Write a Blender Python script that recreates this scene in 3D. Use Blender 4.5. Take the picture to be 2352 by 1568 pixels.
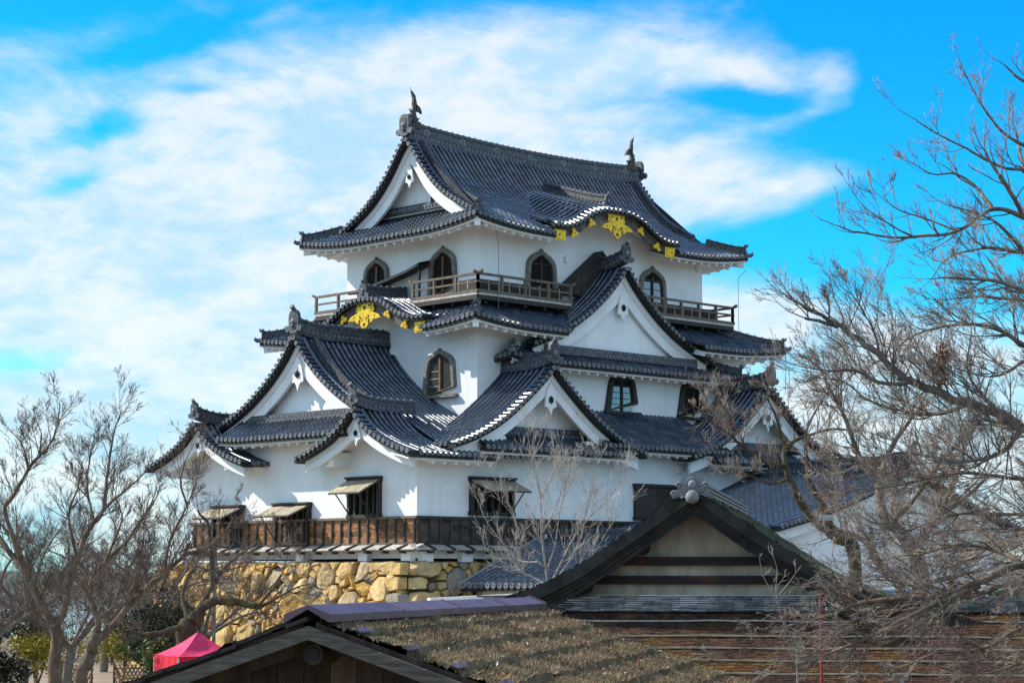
import bpy, math, random
import numpy as np
from mathutils import Vector, Matrix
SC = bpy.context.scene
for o in list(bpy.data.objects): bpy.data.objects.remove(o)
rng = np.random.default_rng(7); random.seed(7)
Z = np.array([0, 0, 1.]); XX = np.array([1., 0, 0]); YY = np.array([0, 1., 0])
def V3(*a): return np.array(a, float)
def nrm(v): return v/np.maximum(np.linalg.norm(v, axis=-1, keepdims=True), 1e-9)

# ------------------------------------------------------------------ camera
FPX, CU, CV, HOR = 4838., 1176., 784., 1330.
PIT = math.atan((HOR-CV)/FPX); HEAD = math.atan2(5026, 4868)
D0 = V3(math.cos(HEAD), math.sin(HEAD), 0); RT = V3(math.sin(HEAD), -math.cos(HEAD), 0)
FW = D0*math.cos(PIT)+Z*math.sin(PIT); UP = -D0*math.sin(PIT)+Z*math.cos(PIT)
CAM = V3(-55.72, -62.97, -0.84)
def ray(u, v): return FW*FPX+RT*(u-CU)+UP*(CV-v)
def at(u, v, d):                        # the place d metres ahead that is seen at (u, v)
    w = ray(u, v); return CAM+w*(d/(w@D0))
def onz(u, v, z): w = ray(u, v); return CAM+w*((z-CAM[2])/w[2])
cd = bpy.data.cameras.new("camera"); co = bpy.data.objects.new("camera", cd); SC.collection.objects.link(co)
R = Matrix(((RT[0], UP[0], -FW[0]), (RT[1], UP[1], -FW[1]), (RT[2], UP[2], -FW[2]))).to_4x4()
co.matrix_world = Matrix.Translation(Vector(CAM)) @ R
cd.sensor_width = 36; cd.lens = 36*FPX/2352; cd.clip_start = .5; cd.clip_end = 20000
SC.camera = co
SC.render.resolution_x = 1024; SC.render.resolution_y = 682
SC.view_settings.view_transform = 'Standard'; SC.view_settings.look = 'None'
SC.view_settings.exposure = 0.55; SC.view_settings.gamma = 1

# ------------------------------------------------------------------ sun and sky
SUN = nrm(V3(-1, 1.9, 1.66))
sl = bpy.data.lights.new("sun", 'SUN'); sl.energy = 5.0; sl.angle = math.radians(.5); sl.color = (1, .93, .82)
so = bpy.data.objects.new("sun", sl); SC.collection.objects.link(so)
so.rotation_euler = Vector(SUN).to_track_quat('Z', 'Y').to_euler()
W = bpy.data.worlds.new("World"); SC.world = W; W.use_nodes = True
nt = W.node_tree; nt.nodes.clear()
class NT:
    def __init__(s, t): s.t = t
    def n(s, ty, **k):
        x = s.t.nodes.new(ty)
        for a, b in k.items(): setattr(x, a, b)
        return x
    def put(s, sock, v):
        if hasattr(v, 'links') or isinstance(v, bpy.types.NodeSocket): s.t.links.new(v, sock)
        else: sock.default_value = v
    def m(s, op, a, b=0., c=None, clamp=False):
        x = s.n('ShaderNodeMath', operation=op); x.use_clamp = clamp
        s.put(x.inputs[0], a); s.put(x.inputs[1], b)
        if c is not None: s.put(x.inputs[2], c)
        return x.outputs[0]
    def vm(s, op, a, b=None):
        x = s.n('ShaderNodeVectorMath', operation=op); s.put(x.inputs[0], a)
        if b is not None: s.put(x.inputs[1], b)
        return x.outputs['Value'] if op == 'DOT_PRODUCT' else x.outputs[0]
    def mix(s, f, a, b, bt='MIX'):
        x = s.n('ShaderNodeMix', data_type='RGBA', blend_type=bt)
        s.put(x.inputs[0], f); s.put(x.inputs[6], a); s.put(x.inputs[7], b)
        return x.outputs[2]
    def ramp(s, f, stops):
        x = s.n('ShaderNodeMapRange', interpolation_type='SMOOTHSTEP'); s.put(x.inputs[0], f)
        for i, v in enumerate(stops): x.inputs[1+i].default_value = v
        return x.outputs[0]
    def noise(s, vec, sc, det=6, rough=.55, dist=0., lac=2.):
        x = s.n('ShaderNodeTexNoise'); s.put(x.inputs['Vector'], vec)
        for k, v in (('Scale', sc), ('Detail', det), ('Roughness', rough), ('Distortion', dist), ('Lacunarity', lac)): x.inputs[k].default_value = v
        return x.outputs[0]
g = NT(nt)
sky = g.n('ShaderNodeTexSky', sky_type='NISHITA'); sky.sun_disc = False
sky.sun_elevation = math.asin(SUN[2]); sky.sun_rotation = math.atan2(SUN[0], SUN[1])
sky.air_density = 1.0; sky.dust_density = .4; sky.ozone_density = 3.0
dirn = g.n('ShaderNodeTexCoord').outputs['Generated']
dr = g.vm('DOT_PRODUCT', dirn, tuple(RT)); df = g.vm('DOT_PRODUCT', dirn, tuple(D0))
az = g.m('MULTIPLY', g.m('ARCTAN2', dr, df), 4.868)
sz = g.n('ShaderNodeSeparateXYZ'); nt.links.new(dirn, sz.inputs[0])
el = g.m('MULTIPLY', g.m('ARCSINE', sz.outputs[2]), 4.868)
cv = g.n('ShaderNodeCombineXYZ'); nt.links.new(az, cv.inputs[0]); nt.links.new(el, cv.inputs[1])
# wispy warp of the sky coordinates
w1 = g.n('ShaderNodeTexNoise'); nt.links.new(cv.outputs[0], w1.inputs['Vector']); w1.inputs['Scale'].default_value = 2.2; w1.inputs['Detail'].default_value = 5
wv = g.n('ShaderNodeVectorMath', operation='MULTIPLY_ADD'); nt.links.new(w1.outputs[1], wv.inputs[0]); wv.inputs[1].default_value = (.22, .16, 0)
off = g.vm('ADD', cv.outputs[0], (-.11, -.08, 0)); nt.links.new(off, wv.inputs[2])
P = g.n('ShaderNodeSeparateXYZ'); nt.links.new(wv.outputs[0], P.inputs[0]); pa, pb = P.outputs[0], P.outputs[1]
def blob(u, v, rx, ry, tilt, amp):
    a0, b0 = (u-1176)/1000, (1330-v)/1000; c, s_ = math.cos(math.radians(tilt)), math.sin(math.radians(tilt))
    x = g.m('SUBTRACT', pa, a0); y = g.m('SUBTRACT', pb, b0)
    X = g.m('MULTIPLY', g.m('ADD', g.m('MULTIPLY', x, c), g.m('MULTIPLY', y, s_)), 1000/rx)
    Y = g.m('MULTIPLY', g.m('SUBTRACT', g.m('MULTIPLY', y, c), g.m('MULTIPLY', x, s_)), 1000/ry)
    r2 = g.m('ADD', g.m('MULTIPLY', X, X), g.m('MULTIPLY', Y, Y))
    return g.m('MULTIPLY', g.m('EXPONENT', g.m('MULTIPLY', r2, -1.)), amp)
tot = None
for b_ in ((250, 520, 620, 360, 8, 1.05), (820, 330, 560, 210, 18, .8), (1250, 130, 460, 110, 6, .75), (1720, 160, 300, 55, -4, .7), (1930, 205, 60, 70, 0, .55), (1790, 275, 190, 26, 18, .4), (1250, 330, 420, 150, 0, .55),
           (1560, 400, 330, 75, 4, .8), (1850, 425, 230, 45, 14, .5), (1560, 500, 400, 40, 10, .35), (500, 800, 700, 190, 3, .8), (1800, 720, 430, 110, -6, .75), (2050, 1000, 600, 220, 0, .95), (120, 1080, 500, 130, 0, .7), (1176, 1280, 3000, 260, 0, .85), (100, 1030, 420, 120, 0, .55), (120, 130, 240, 60, 8, .4), (640, 45, 120, 18, 10, .3),
           (235, 310, 85, 45, 0, -.75), (180, 430, 70, 30, 20, -.7), (310, 380, 60, 22, 0, -.5), (430, 215, 90, 14, 5, -.4), (110, 850, 300, 40, 4, -.45), (380, 740, 320, 24, 6, -.3), (720, 490, 90, 16, 8, -.45), (350, 110, 330, 40, 12, -.5), (1700, 215, 170, 28, 0, -.4), (2150, 560, 300, 130, 0, -.5), (2250, 250, 320, 260, 0, -.8)):
    x = blob(*b_); tot = x if tot is None else g.m('ADD', tot, x)
tot = g.m('ADD', tot, g.m('MULTIPLY', g.ramp(g.m('ABSOLUTE', az), (1.4, 2.6, 0, 1)), .62))  # cloud cover added outside the view so the fill light turns neutral
mp = g.n('ShaderNodeMapping'); nt.links.new(cv.outputs[0], mp.inputs[0]); mp.inputs['Scale'].default_value = (1, 2.1, 1); mp.inputs['Rotation'].default_value = (0, 0, math.radians(-10))
nz = g.noise(mp.outputs[0], 2.6, 9, .58, .5)
nz2 = g.noise(mp.outputs[0], 11., 6, .6, .2)
cl = g.m('ADD', tot, g.m('ADD', g.m('MULTIPLY', g.m('SUBTRACT', nz, .5), 1.0), g.m('MULTIPLY', g.m('SUBTRACT', nz2, .5), .24)))
mask = g.ramp(cl, (.08, 1.05, 0, 1))
hs = g.n('ShaderNodeHueSaturation'); hs.inputs['Saturation'].default_value = 1.5; hs.inputs['Value'].default_value = 1.0; nt.links.new(sky.outputs[0], hs.inputs['Color'])
SKY_K, CLOUD = .13, (5.0, 5.15, 5.35, 1)
tinted = g.mix(1., hs.outputs[0], (.14, 1.08, 1.20, 1), 'MULTIPLY')
cshade = g.mix(g.ramp(g.m('ADD', nz, g.m('MULTIPLY', g.m('SUBTRACT', nz2, .5), .5)), (.3, .68, 0, 1)), (2.8, 4.2, 5.2, 1), CLOUD)
back = g.m('MULTIPLY_ADD', g.ramp(g.m('ABSOLUTE', az), (1.5, 3.0, 0, 1)), .5, 1.)  # unseen clouds outside the view brightened to lift the light on the walls
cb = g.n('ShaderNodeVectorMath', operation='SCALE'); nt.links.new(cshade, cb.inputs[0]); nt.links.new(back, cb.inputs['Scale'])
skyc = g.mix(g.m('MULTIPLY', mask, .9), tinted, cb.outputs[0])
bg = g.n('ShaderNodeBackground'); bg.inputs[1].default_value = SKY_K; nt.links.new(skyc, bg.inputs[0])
out = g.n('ShaderNodeOutputWorld'); nt.links.new(bg.outputs[0], out.inputs[0])

# ------------------------------------------------------------------ materials
MATS = {}
def mat(name, c1, c2=None, rough=.75, scale=2., bump=0., bscale=20., tint=.0, spec=.3, metal=0., stretch=(1, 1, 1), det=6, lo=.35, hi=.65, extra=None):
    m = bpy.data.materials.new(name); m.use_nodes = True; t = m.node_tree; G = NT(t)
    b = t.nodes['Principled BSDF']; tc = G.n('ShaderNodeTexCoord').outputs['Object']
    mp = G.n('ShaderNodeMapping'); t.links.new(tc, mp.inputs[0]); mp.inputs['Scale'].default_value = stretch
    v = mp.outputs[0]
    c = G.mix(G.ramp(G.noise(v, scale, det, .6), (lo, hi, 0, 1)), (*c1, 1), (*(c2 or c1), 1))
    if extra: c = extra(G, v, tc, c)
    if tint:
        a = G.n('ShaderNodeAttribute', attribute_name='tint').outputs['Fac']
        f = G.m('MULTIPLY_ADD', a, 2*tint, 1-tint); cc = G.n('ShaderNodeCombineColor')
        for i in range(3): t.links.new(f, cc.inputs[i])
        c = G.mix(1., c, cc.outputs[0], 'MULTIPLY')
    t.links.new(c, b.inputs['Base Color']); b.inputs['Roughness'].default_value = rough
    b.inputs['Specular IOR Level'].default_value = spec; b.inputs['Metallic'].default_value = metal
    if bump:
        bp = G.n('ShaderNodeBump'); bp.inputs['Strength'].default_value = 1; bp.inputs['Distance'].default_value = bump
        t.links.new(G.noise(v, bscale, 5, .6), bp.inputs['Height']); t.links.new(bp.outputs[0], b.inputs['Normal'])
    MATS[name] = m; return m
def stains(col, amt, sc=(.9, .9, .12)):
    def f(G, v, tc, c):
        mp = G.n('ShaderNodeMapping'); G.t.links.new(tc, mp.inputs[0]); mp.inputs['Scale'].default_value = sc
        return G.mix(G.m('MULTIPLY', G.ramp(G.noise(mp.outputs[0], 1.6, 8, .65), (.52, .8, 0, 1)), amt), c, (*col, 1))
    return f
mat('pan_tile', (.012, .016, .028), (.03, .036, .052), .5, 2, .004, 40, .4, .4)  # darker copy of the tile colour, painting in the shade between tile rows
mat('tile', (.015, .029, .053), (.040, .063, .094), .30, 1.3, .004, 60, .5, .9, extra=stains((.12, .125, .125), .4, (1.5, 1.5, 1.5)))
mat('tile_rim', (.12, .125, .135), (.28, .285, .29), .7, 9, 0, 20, .25)
mat('tile_inner', (.035, .04, .05), (.08, .085, .095), .7, 12)
mat('ridge_tile', (.025, .03, .045), (.085, .09, .10), .5, 7, .01, 40, .3, .4)
mat('black_board', (.010, .010, .012), (.022, .021, .02), .7, 4, .004, 30)
mat('plaster', (.81, .81, .815), (.74, .735, .725), .85, .8, .003, 9, .02, .2, extra=stains((.52, .46, .36), .30, (1.6, 1.6, .16)))
mat('plaster_aged', (.50, .425, .325), (.32, .26, .19), .9, 2.2, .004, 9, 0, .2, stretch=(1, 1, .35), extra=stains((.30, .26, .19), .7, (.8, .8, 5)))
mat('dark_wood', (.022, .019, .017), (.055, .045, .038), .7, 5, .006, 30, .3, .3, stretch=(1, 1, 6))
mat('rail_wood', (.10, .075, .055), (.17, .13, .095), .75, 6, .004, 40, .25)
mat('grey_wood', (.30, .28, .25), (.48, .45, .41), .8, 8, .003, 40, .2)
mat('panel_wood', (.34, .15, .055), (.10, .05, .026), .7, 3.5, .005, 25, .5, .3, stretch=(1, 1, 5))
mat('kara_wood', (.075, .065, .055), (.15, .135, .12), .7, 3, .004, 30)
mat('frame_wood', (.13, .115, .10), (.22, .20, .175), .8, 4, .006, 30)
mat('mullion_wood', (.20, .105, .05), (.10, .055, .03), .7, 6, .004, 30, .2)
mat('awning', (.40, .34, .24), (.26, .22, .16), .8, 6, .004, 30, .2)
mat('gold', (.86, .50, .006), (.62, .33, .006), .36, 7, .012, 14, 0, .6, .45)
mat('unlit_interior', (.006, .006, .007), (.012, .011, .011), .9)  # near-black colour of flat plates painting the unlit rooms; no holes are cut
mat('wire', (.16, .17, .18), None, .5)
def glassmat(name, c, rough):
    m = mat(name, c, c, rough, 2, .002, 3, 0, 1.0); m.node_tree.nodes['Principled BSDF'].inputs['Coat Weight'].default_value = 1
    m.node_tree.nodes['Principled BSDF'].inputs['Coat Roughness'].default_value = .03
glassmat('glass', (.02, .05, .07), .05)
glassmat('paper_glass', (.05, .055, .045), .15)
def rockx(G, v, tc, c):
    a = G.n('ShaderNodeAttribute', attribute_name='tint').outputs['Fac']
    r = G.n('ShaderNodeValToRGB'); G.t.links.new(a, r.inputs[0]); e = r.color_ramp.elements
    e[0].position = 0; e[0].color = (.26, .235, .20, 1); e[1].position = 1; e[1].color = (.66, .44, .17, 1)
    for p_, c_ in ((.10, (.33, .29, .23, 1)), (.18, (.47, .35, .20, 1)), (.45, (.58, .39, .155, 1)), (.65, (.62, .47, .24, 1)), (.82, (.60, .36, .11, 1))):
        x = e.new(p_); x.color = c_
    return G.mix(.55, c, r.outputs[0]) if False else G.mix(1., G.mix(G.ramp(G.noise(v, 3., 8, .7), (.3, .7, 0, 1)), (1.08, 1.06, 1.0, 1), (.62, .60, .58, 1)), r.outputs[0], 'MULTIPLY')
mat('rock', (1, 1, 1), None, .9, 3, .05, 7, 0, .2, extra=rockx)
mat('rock_gap', (.05, .04, .03), (.10, .08, .05), .95, 4)
mat('purple_copper', (.115, .062, .080), (.165, .098, .12), .45, 2.5, .002, 10, .15, .5, .35)
mat('old_plank', (.030, .019, .013), (.085, .052, .034), .8, 2, .01, 12, .4, .25, stretch=(3, 3, .35))
mat('barge_wood', (.050, .040, .032), (.13, .112, .095), .85, 7, .012, 18, .2, stretch=(.6, .6, 7), lo=.3, hi=.75)
mat('dark_barge', (.016, .014, .012), (.04, .034, .03), .8, 4, .008, 20, .3)
mat('red_beam', (.020, .014, .012), (.11, .035, .018), .7, 1.1, .004, 20, 0, .3, stretch=(1, 1, 3), lo=.5, hi=.75)
mat('thatch', (.19, .145, .085), (.09, .078, .045), .95, 3, .05, 22, .3, .1)
mat('moss_blade', (.30, .205, .125), (.13, .10, .062), .9, 2.2, 0, 20, .55, .15)
mat('mossy_shingle', (.045, .05, .032), (.085, .085, .07), .95, 5, .03, 30, .3, .1, extra=stains((.03, .055, .015), .8, (1.2, 1.2, 1.2)))
def shinglex(G, v, tc, c):
    return G.mix(G.m('MULTIPLY', G.ramp(G.noise(v, .9, 5, .6), (.53, .68, 0, 1)), .6), c, (.13, .066, .010, 1))
mat('shingle', (.036, .021, .016), (.074, .038, .025), .9, 2.5, .006, 30, .45, .15, extra=shinglex)
mat('slate_band', (.075, .08, .088), (.17, .17, .17), .85, 5, .006, 30, .45, .2)
mat('pale_strip', (.34, .29, .19), (.48, .42, .30), .8, 6)
mat('onigawara', (.17, .17, .175), (.26, .26, .26), .75, 5, .006, 30)
mat('pink_canvas', (.62, .035, .12), (.52, .02, .085), .75, 4, .02, 6, 0, .3)
mat('red_canvas', (.55, .005, .02), (.45, .004, .02), .75, 4, .01, 6, 0, .3)
mat('bark_brown', (.19, .135, .095), (.085, .062, .046), .9, 6, .02, 25, .1, .15, stretch=(1, 1, .4), extra=stains((.30, .27, .23), .55, (2, 2, 1)))
mat('bark_pale', (.36, .32, .27), (.20, .17, .145), .9, 6, .006, 40, .15, .2)
mat('bark_grey', (.20, .17, .145), (.10, .082, .07), .9, 5, .012, 25, .15, .15, extra=stains((.36, .34, .31), .6, (3, 3, 3)))
mat('bark_moss', (.085, .070, .05), (.05, .042, .03), .95, 4, .02, 20, 0, .1, extra=stains((.17, .15, .012), .95, (1.6, 1.6, .8)))
mat('twig_brown', (.085, .060, .052), (.17, .125, .105), .8, 4, 0, 20, .45, .25)
mat('twig_red', (.115, .070, .054), (.36, .30, .245), .75, 2.5, 0, 20, .5, .3)
mat('twig_pale', (.46, .42, .37), (.30, .26, .23), .8, 4, 0, 20, .3, .3)
mat('moss_green', (.075, .082, .035), (.12, .115, .065), .95, 1.5, 0, 20, .5, .1)
mat('leaf_green', (.045, .075, .018), (.10, .12, .02), .6, 1.2, 0, 20, .5, .3)
mat('leaf_yellow', (.40, .30, .03), (.20, .17, .02), .6, 1.6, 0, 20, .4, .3)
mat('leaf_dark', (.024, .028, .015), (.065, .058, .034), .7, 1.2, 0, 20, .5, .3)
mat('leaf_red', (.26, .075, .03), (.16, .045, .02), .7, 3, 0, 20, .4, .2)
mat('bamboo', (.34, .20, .085), (.20, .11, .05), .6, 4, 0, 20, .4, .3)
mat('sand', (.30, .24, .17), (.22, .18, .13), .95, .7, .02, 6, 0, .1)
mat('grass', (.07, .075, .03), (.12, .10, .05), .95, .5, .03, 5, 0, .1)
mat('far_land', (.05, .07, .05), (.08, .09, .07), .95, .01)
mat('post_wood', (.20, .18, .16), (.12, .105, .09), .85, 5, .004, 30)
mat('red_paint', (.30, .05, .03), (.22, .045, .03), .6, 8)
mat('white_board', (.78, .77, .75), (.62, .60, .57), .7, 3, .002, 20, .15)
mat('steel', (.45, .46, .47), None, .45, 3, 0, 20, 0, .5, .6)
m = mat('water', (.02, .05, .08), None, .08, 1, .02, .2, 0, .5)

# ------------------------------------------------------------------ mesh builder
class MB:
    def __init__(s): s.V = []; s.F = []; s.n = 0
    def add(s, v, f, m=0, tint=None, smooth=False):
        v = np.asarray(v, float).reshape(-1, 3); f = np.asarray(f, np.int64)
        if len(f) == 0: return
        if tint is None: tint = rng.random()
        tint = np.broadcast_to(np.asarray(tint, float), (len(f),))
        mm = np.broadcast_to(np.asarray(m), (len(f),))
        s.V.append(v); s.F.append((f+s.n, mm, tint, smooth)); s.n += len(v)
    def grid(s, Pg, m=0, tint=None, smooth=False, close=False):
        Pg = np.asarray(Pg, float); a, b = Pg.shape[:2]
        i = np.arange(a*b).reshape(a, b)
        if close: i = np.concatenate([i, i[:, :1]], 1)
        f = np.stack([i[:-1, :-1], i[:-1, 1:], i[1:, 1:], i[1:, :-1]], -1).reshape(-1, 4)
        if tint is not None and np.ndim(tint) == 1: tint = np.repeat(tint, i.shape[1]-1)
        s.add(Pg, f, m, tint, smooth)
    def poly(s, pts, m=0, tint=None):
        pts = np.asarray(pts, float); s.add(pts, [list(range(len(pts)))], m, tint)
    def prism(s, pts, ext, m=0, tint=None, m_side=None):
        pts = np.asarray(pts, float); n = len(pts); ext = np.asarray(ext, float)
        if tint is None: tint = rng.random()
        s.poly(pts, m, tint); s.poly((pts+ext)[::-1], m, tint)
        i = np.arange(n); j = (i+1) % n
        s.add(np.concatenate([pts, pts+ext]), np.stack([i, j, j+n, i+n], -1), m if m_side is None else m_side, tint)
    def box(s, c, ax, ay, az, m=0, tint=None):     # centre and three half-axis vectors
        c = np.asarray(c, float); q = np.array([[x, y, z] for x in (-1, 1) for y in (-1, 1) for z in (-1, 1)], float)
        v = c+q[:, :1]*ax+q[:, 1:2]*ay+q[:, 2:]*az
        s.add(v, [[0, 1, 3, 2], [4, 6, 7, 5], [0, 4, 5, 1], [2, 3, 7, 6], [0, 2, 6, 4], [1, 5, 7, 3]], m, tint)
    def abox(s, x0, x1, y0, y1, z0, z1, m=0, tint=None):
        s.box(V3((x0+x1)/2, (y0+y1)/2, (z0+z1)/2), XX*(x1-x0)/2, YY*(y1-y0)/2, Z*(z1-z0)/2, m, tint)
    def bar(s, a, b, w, h, m=0, tint=None, up=Z):
        a, b = np.asarray(a, float), np.asarray(b, float); t = nrm(b-a); l = nrm(np.cross(t, up)); u = np.cross(l, t)
        s.box((a+b)/2, (b-a)/2, l*w/2, u*h/2, m, tint)
    def tube(s, P_, r, n=8, m=0, tint=None, caps=True, smooth=True):
        P_ = np.asarray(P_, float); K = len(P_); r = np.broadcast_to(np.asarray(r, float), (K,))
        t = nrm(np.gradient(P_, axis=0)); ref = Z if abs(t[:, 2]).max() < .95 else V3(.3, .95, .1)
        l = nrm(np.cross(t, ref)); u = np.cross(l, t); th = np.arange(n)*2*np.pi/n
        ring = P_[:, None]+r[:, None, None]*(np.cos(th)[None, :, None]*l[:, None]+np.sin(th)[None, :, None]*u[:, None])
        if tint is None: tint = rng.random()
        s.grid(ring, m, tint, smooth, True)
        if caps: s.poly(ring[0], m, tint); s.poly(ring[-1][::-1], m, tint)
    def sweep(s, P_, sec, m=0, tint=None, caps=True, vert=False, smooth=False):
        P_ = np.asarray(P_, float); sec = np.asarray(sec, float); t = nrm(np.gradient(P_, axis=0))
        l = nrm(np.cross(t, Z)); u = np.cross(l, t) if not vert else np.broadcast_to(Z, l.shape)
        ring = P_[:, None]+sec[None, :, :1]*l[:, None]+sec[None, :, 1:]*u[:, None]
        if tint is None: tint = rng.random()
        s.grid(ring, m, tint, smooth, True)
        if caps: s.poly(ring[0], m, tint); s.poly(ring[-1][::-1], m, tint)
    def disc(s, c, nv, r, mr=1, mi=2, depth=.03, n=9):
        nv = nrm(np.asarray(nv, float)); l = nrm(np.cross(nv, Z)); u = np.cross(l, nv); th = np.arange(n)*2*np.pi/n
        ci = np.cos(th)[:, None]*l+np.sin(th)[:, None]*u; c = np.asarray(c, float)
        rings = np.stack([c-nv*depth*1.5+ci*r, c+ci*r, c+ci*r*.68, c-nv*depth*.5+ci*r*.6])
        s.grid(rings, mr, None, False, True); s.poly(rings[-1], mi); s.disc_c = c
        q = np.stack([c-nv*depth*.4+ci*r*.3, c-nv*depth*.35+ci*r*.12]); s.grid(q, mr, None, False, True)
    def build(s, name, mats, parent=None, root=None, label=None):
        me = bpy.data.meshes.new(name); org = np.asarray(root if root is not None else (0, 0, 0), float)
        Vt = np.concatenate(s.V)-org; me.vertices.add(len(Vt)); me.vertices.foreach_set('co', Vt.ravel())
        lt, li, mi, ti, sm = [], [], [], [], []
        for f, m_, t_, sf in s.F:
            lt.append(np.full(len(f), f.shape[1])); li.append(f.ravel()); mi.append(m_); ti.append(t_); sm.append(np.full(len(f), sf))
        lt = np.concatenate(lt); li = np.concatenate(li)
        me.loops.add(len(li)); me.loops.foreach_set('vertex_index', li.astype(np.int32))
        me.polygons.add(len(lt)); me.polygons.foreach_set('loop_start', np.concatenate([[0], np.cumsum(lt)[:-1]]).astype(np.int32))
        me.polygons.foreach_set('loop_total', lt.astype(np.int32))
        me.polygons.foreach_set('material_index', np.concatenate(mi).astype(np.int32))
        me.polygons.foreach_set('use_smooth', np.concatenate(sm))
        a = me.attributes.new('tint', 'FLOAT', 'FACE'); a.data.foreach_set('value', np.concatenate(ti).astype(np.float32))
        for m_ in mats: me.materials.append(MATS[m_])
        me.update(calc_edges=True)
        o = bpy.data.objects.new(name, me); SC.collection.objects.link(o)
        if parent is not None: o.parent = parent
        else: o.location = Vector(org)
        if label: o['label'] = label
        return o
def thing(name, label, cat, loc=(0, 0, 0), group=None):
    o = bpy.data.objects.new(name, None); o.empty_display_size = .5; SC.collection.objects.link(o); o.location = Vector(loc)
    o['label'] = label; o['category'] = cat
    if group: o['group'] = group
    return o
def tag(o, label=None, cat=None, group=None, kind=None):
    for k, v in (('label', label), ('category', cat), ('group', group), ('kind', kind)):
        if v: o[k] = v
    return o

# ------------------------------------------------------------------ roofs
RM = ['tile', 'tile_rim', 'tile_inner', 'black_board', 'plaster', 'ridge_tile', 'pan_tile']
def drop_from(tab):
    q, z = np.array([a for a, _ in tab], float), np.array([b for _, b in tab], float)
    d = np.gradient(z, q)
    def f(x):
        x = np.abs(np.asarray(x, float)); k = np.clip(np.searchsorted(q, x)-1, 0, len(q)-2)
        h = q[k+1]-q[k]; t = (x-q[k])/h; t = np.clip(t, 0, 1.5)
        a, b = z[k], z[k+1]; lin = z[-1]+d[-1]*(x-q[-1])
        r = (2*t**3-3*t**2+1)*a+(t**3-2*t**2+t)*h*d[k]+(-2*t**3+3*t**2)*b+(t**3-t**2)*h*d[k+1]
        return np.where(x > q[-1], lin, r)
    return f
def slope(mb, O, e, n, s0, s1, prof, pm, lift=None, pmin=None, pitch=.30, r=.082, row=.36, discs=True):
    """Rows of round tiles over pan tiles: s runs along the eave, p inward and up."""
    O = np.asarray(O, float); K = max(1, int(round((s1-s0)/pitch))); pt = (s1-s0)/K
    lift = lift or (lambda s, p: 0*p)
    fm = pm if callable(pm) else (lambda s: pm); fmin = pmin if callable(pmin) else (lambda s: pmin or 0.)
    th = np.linspace(0, np.pi, 6)
    def Pt(s, p): return O+np.outer(np.broadcast_to(s, p.shape), e)+np.outer(p, n)+np.outer(prof(p)+lift(s, p), Z)
    for k in range(K):
        s = s0+(k+.5)*pt; a, b = fmin(s), fm(s)
        if a is None or b-a < .12: continue
        Rn = max(1, int((b-a)/row)); ed = np.linspace(a, b, Rn+1)
        p = np.empty(2*Rn); p[0::2] = ed[:-1]; p[1::2] = ed[1:]-.012
        rr = np.empty(2*Rn); rr[0::2] = r*1.03; rr[1::2] = r*.86
        h = .02; sl = (prof(p+h)+lift(s, p+h)-prof(p)-lift(s, p))/h
        N = nrm(Z[None]-sl[:, None]*n[None]); C = Pt(s, p)+N*.025
        ring = C[:, None]+rr[:, None, None]*(np.cos(th)[None, :, None]*e+np.sin(th)[None, :, None]*N[:, None])
        tn = np.empty(2*Rn-1); q = rng.random(Rn); tn[0::2] = q; tn[1::2] = q[:-1] if Rn > 1 else tn[1::2]
        nr_ = len(ring); i_ = np.arange(nr_*6).reshape(nr_, 6); fq = np.stack([i_[:-1, :-1], i_[:-1, 1:], i_[1:, 1:], i_[1:, :-1]], -1)
        mb.add(ring, fq[0::2].reshape(-1, 4), 0, np.repeat(tn[0::2], 5), True)
        if nr_ > 2: mb.add(ring, fq[1::2].reshape(-1, 4), 6, .3)
        sa, sb = s-pt/2, s+pt/2; cols = []
        for ss, dz in ((sa, 0), (s, -.03), (sb, 0)):
            lo, hi = fmin(ss), fm(ss)
            if lo is None: lo = a
            pp = np.clip(p, min(lo, hi), max(lo, hi)); st = np.where(np.arange(2*Rn) % 2 == 0, .018, 0.)
            cols.append(Pt(ss, pp)+Z*(st+dz)[:, None])
        mb.grid(np.stack(cols, 1), 6, tn)
        if discs and a < .05:
            mb.disc(C[0]-n*.04+Z*.0, -n, r*1.12)
            x0 = Pt(sa, np.array([0.]))[0]; x1 = Pt(sb, np.array([0.]))[0]; xm = (x0+x1)/2
            mb.poly([x0+Z*.02-n*.01, xm+Z*.0-n*.01, x1+Z*.02-n*.01, x1-Z*.05-n*.01, xm-Z*.10-n*.01, x0-Z*.05-n*.01], 5)
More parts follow.
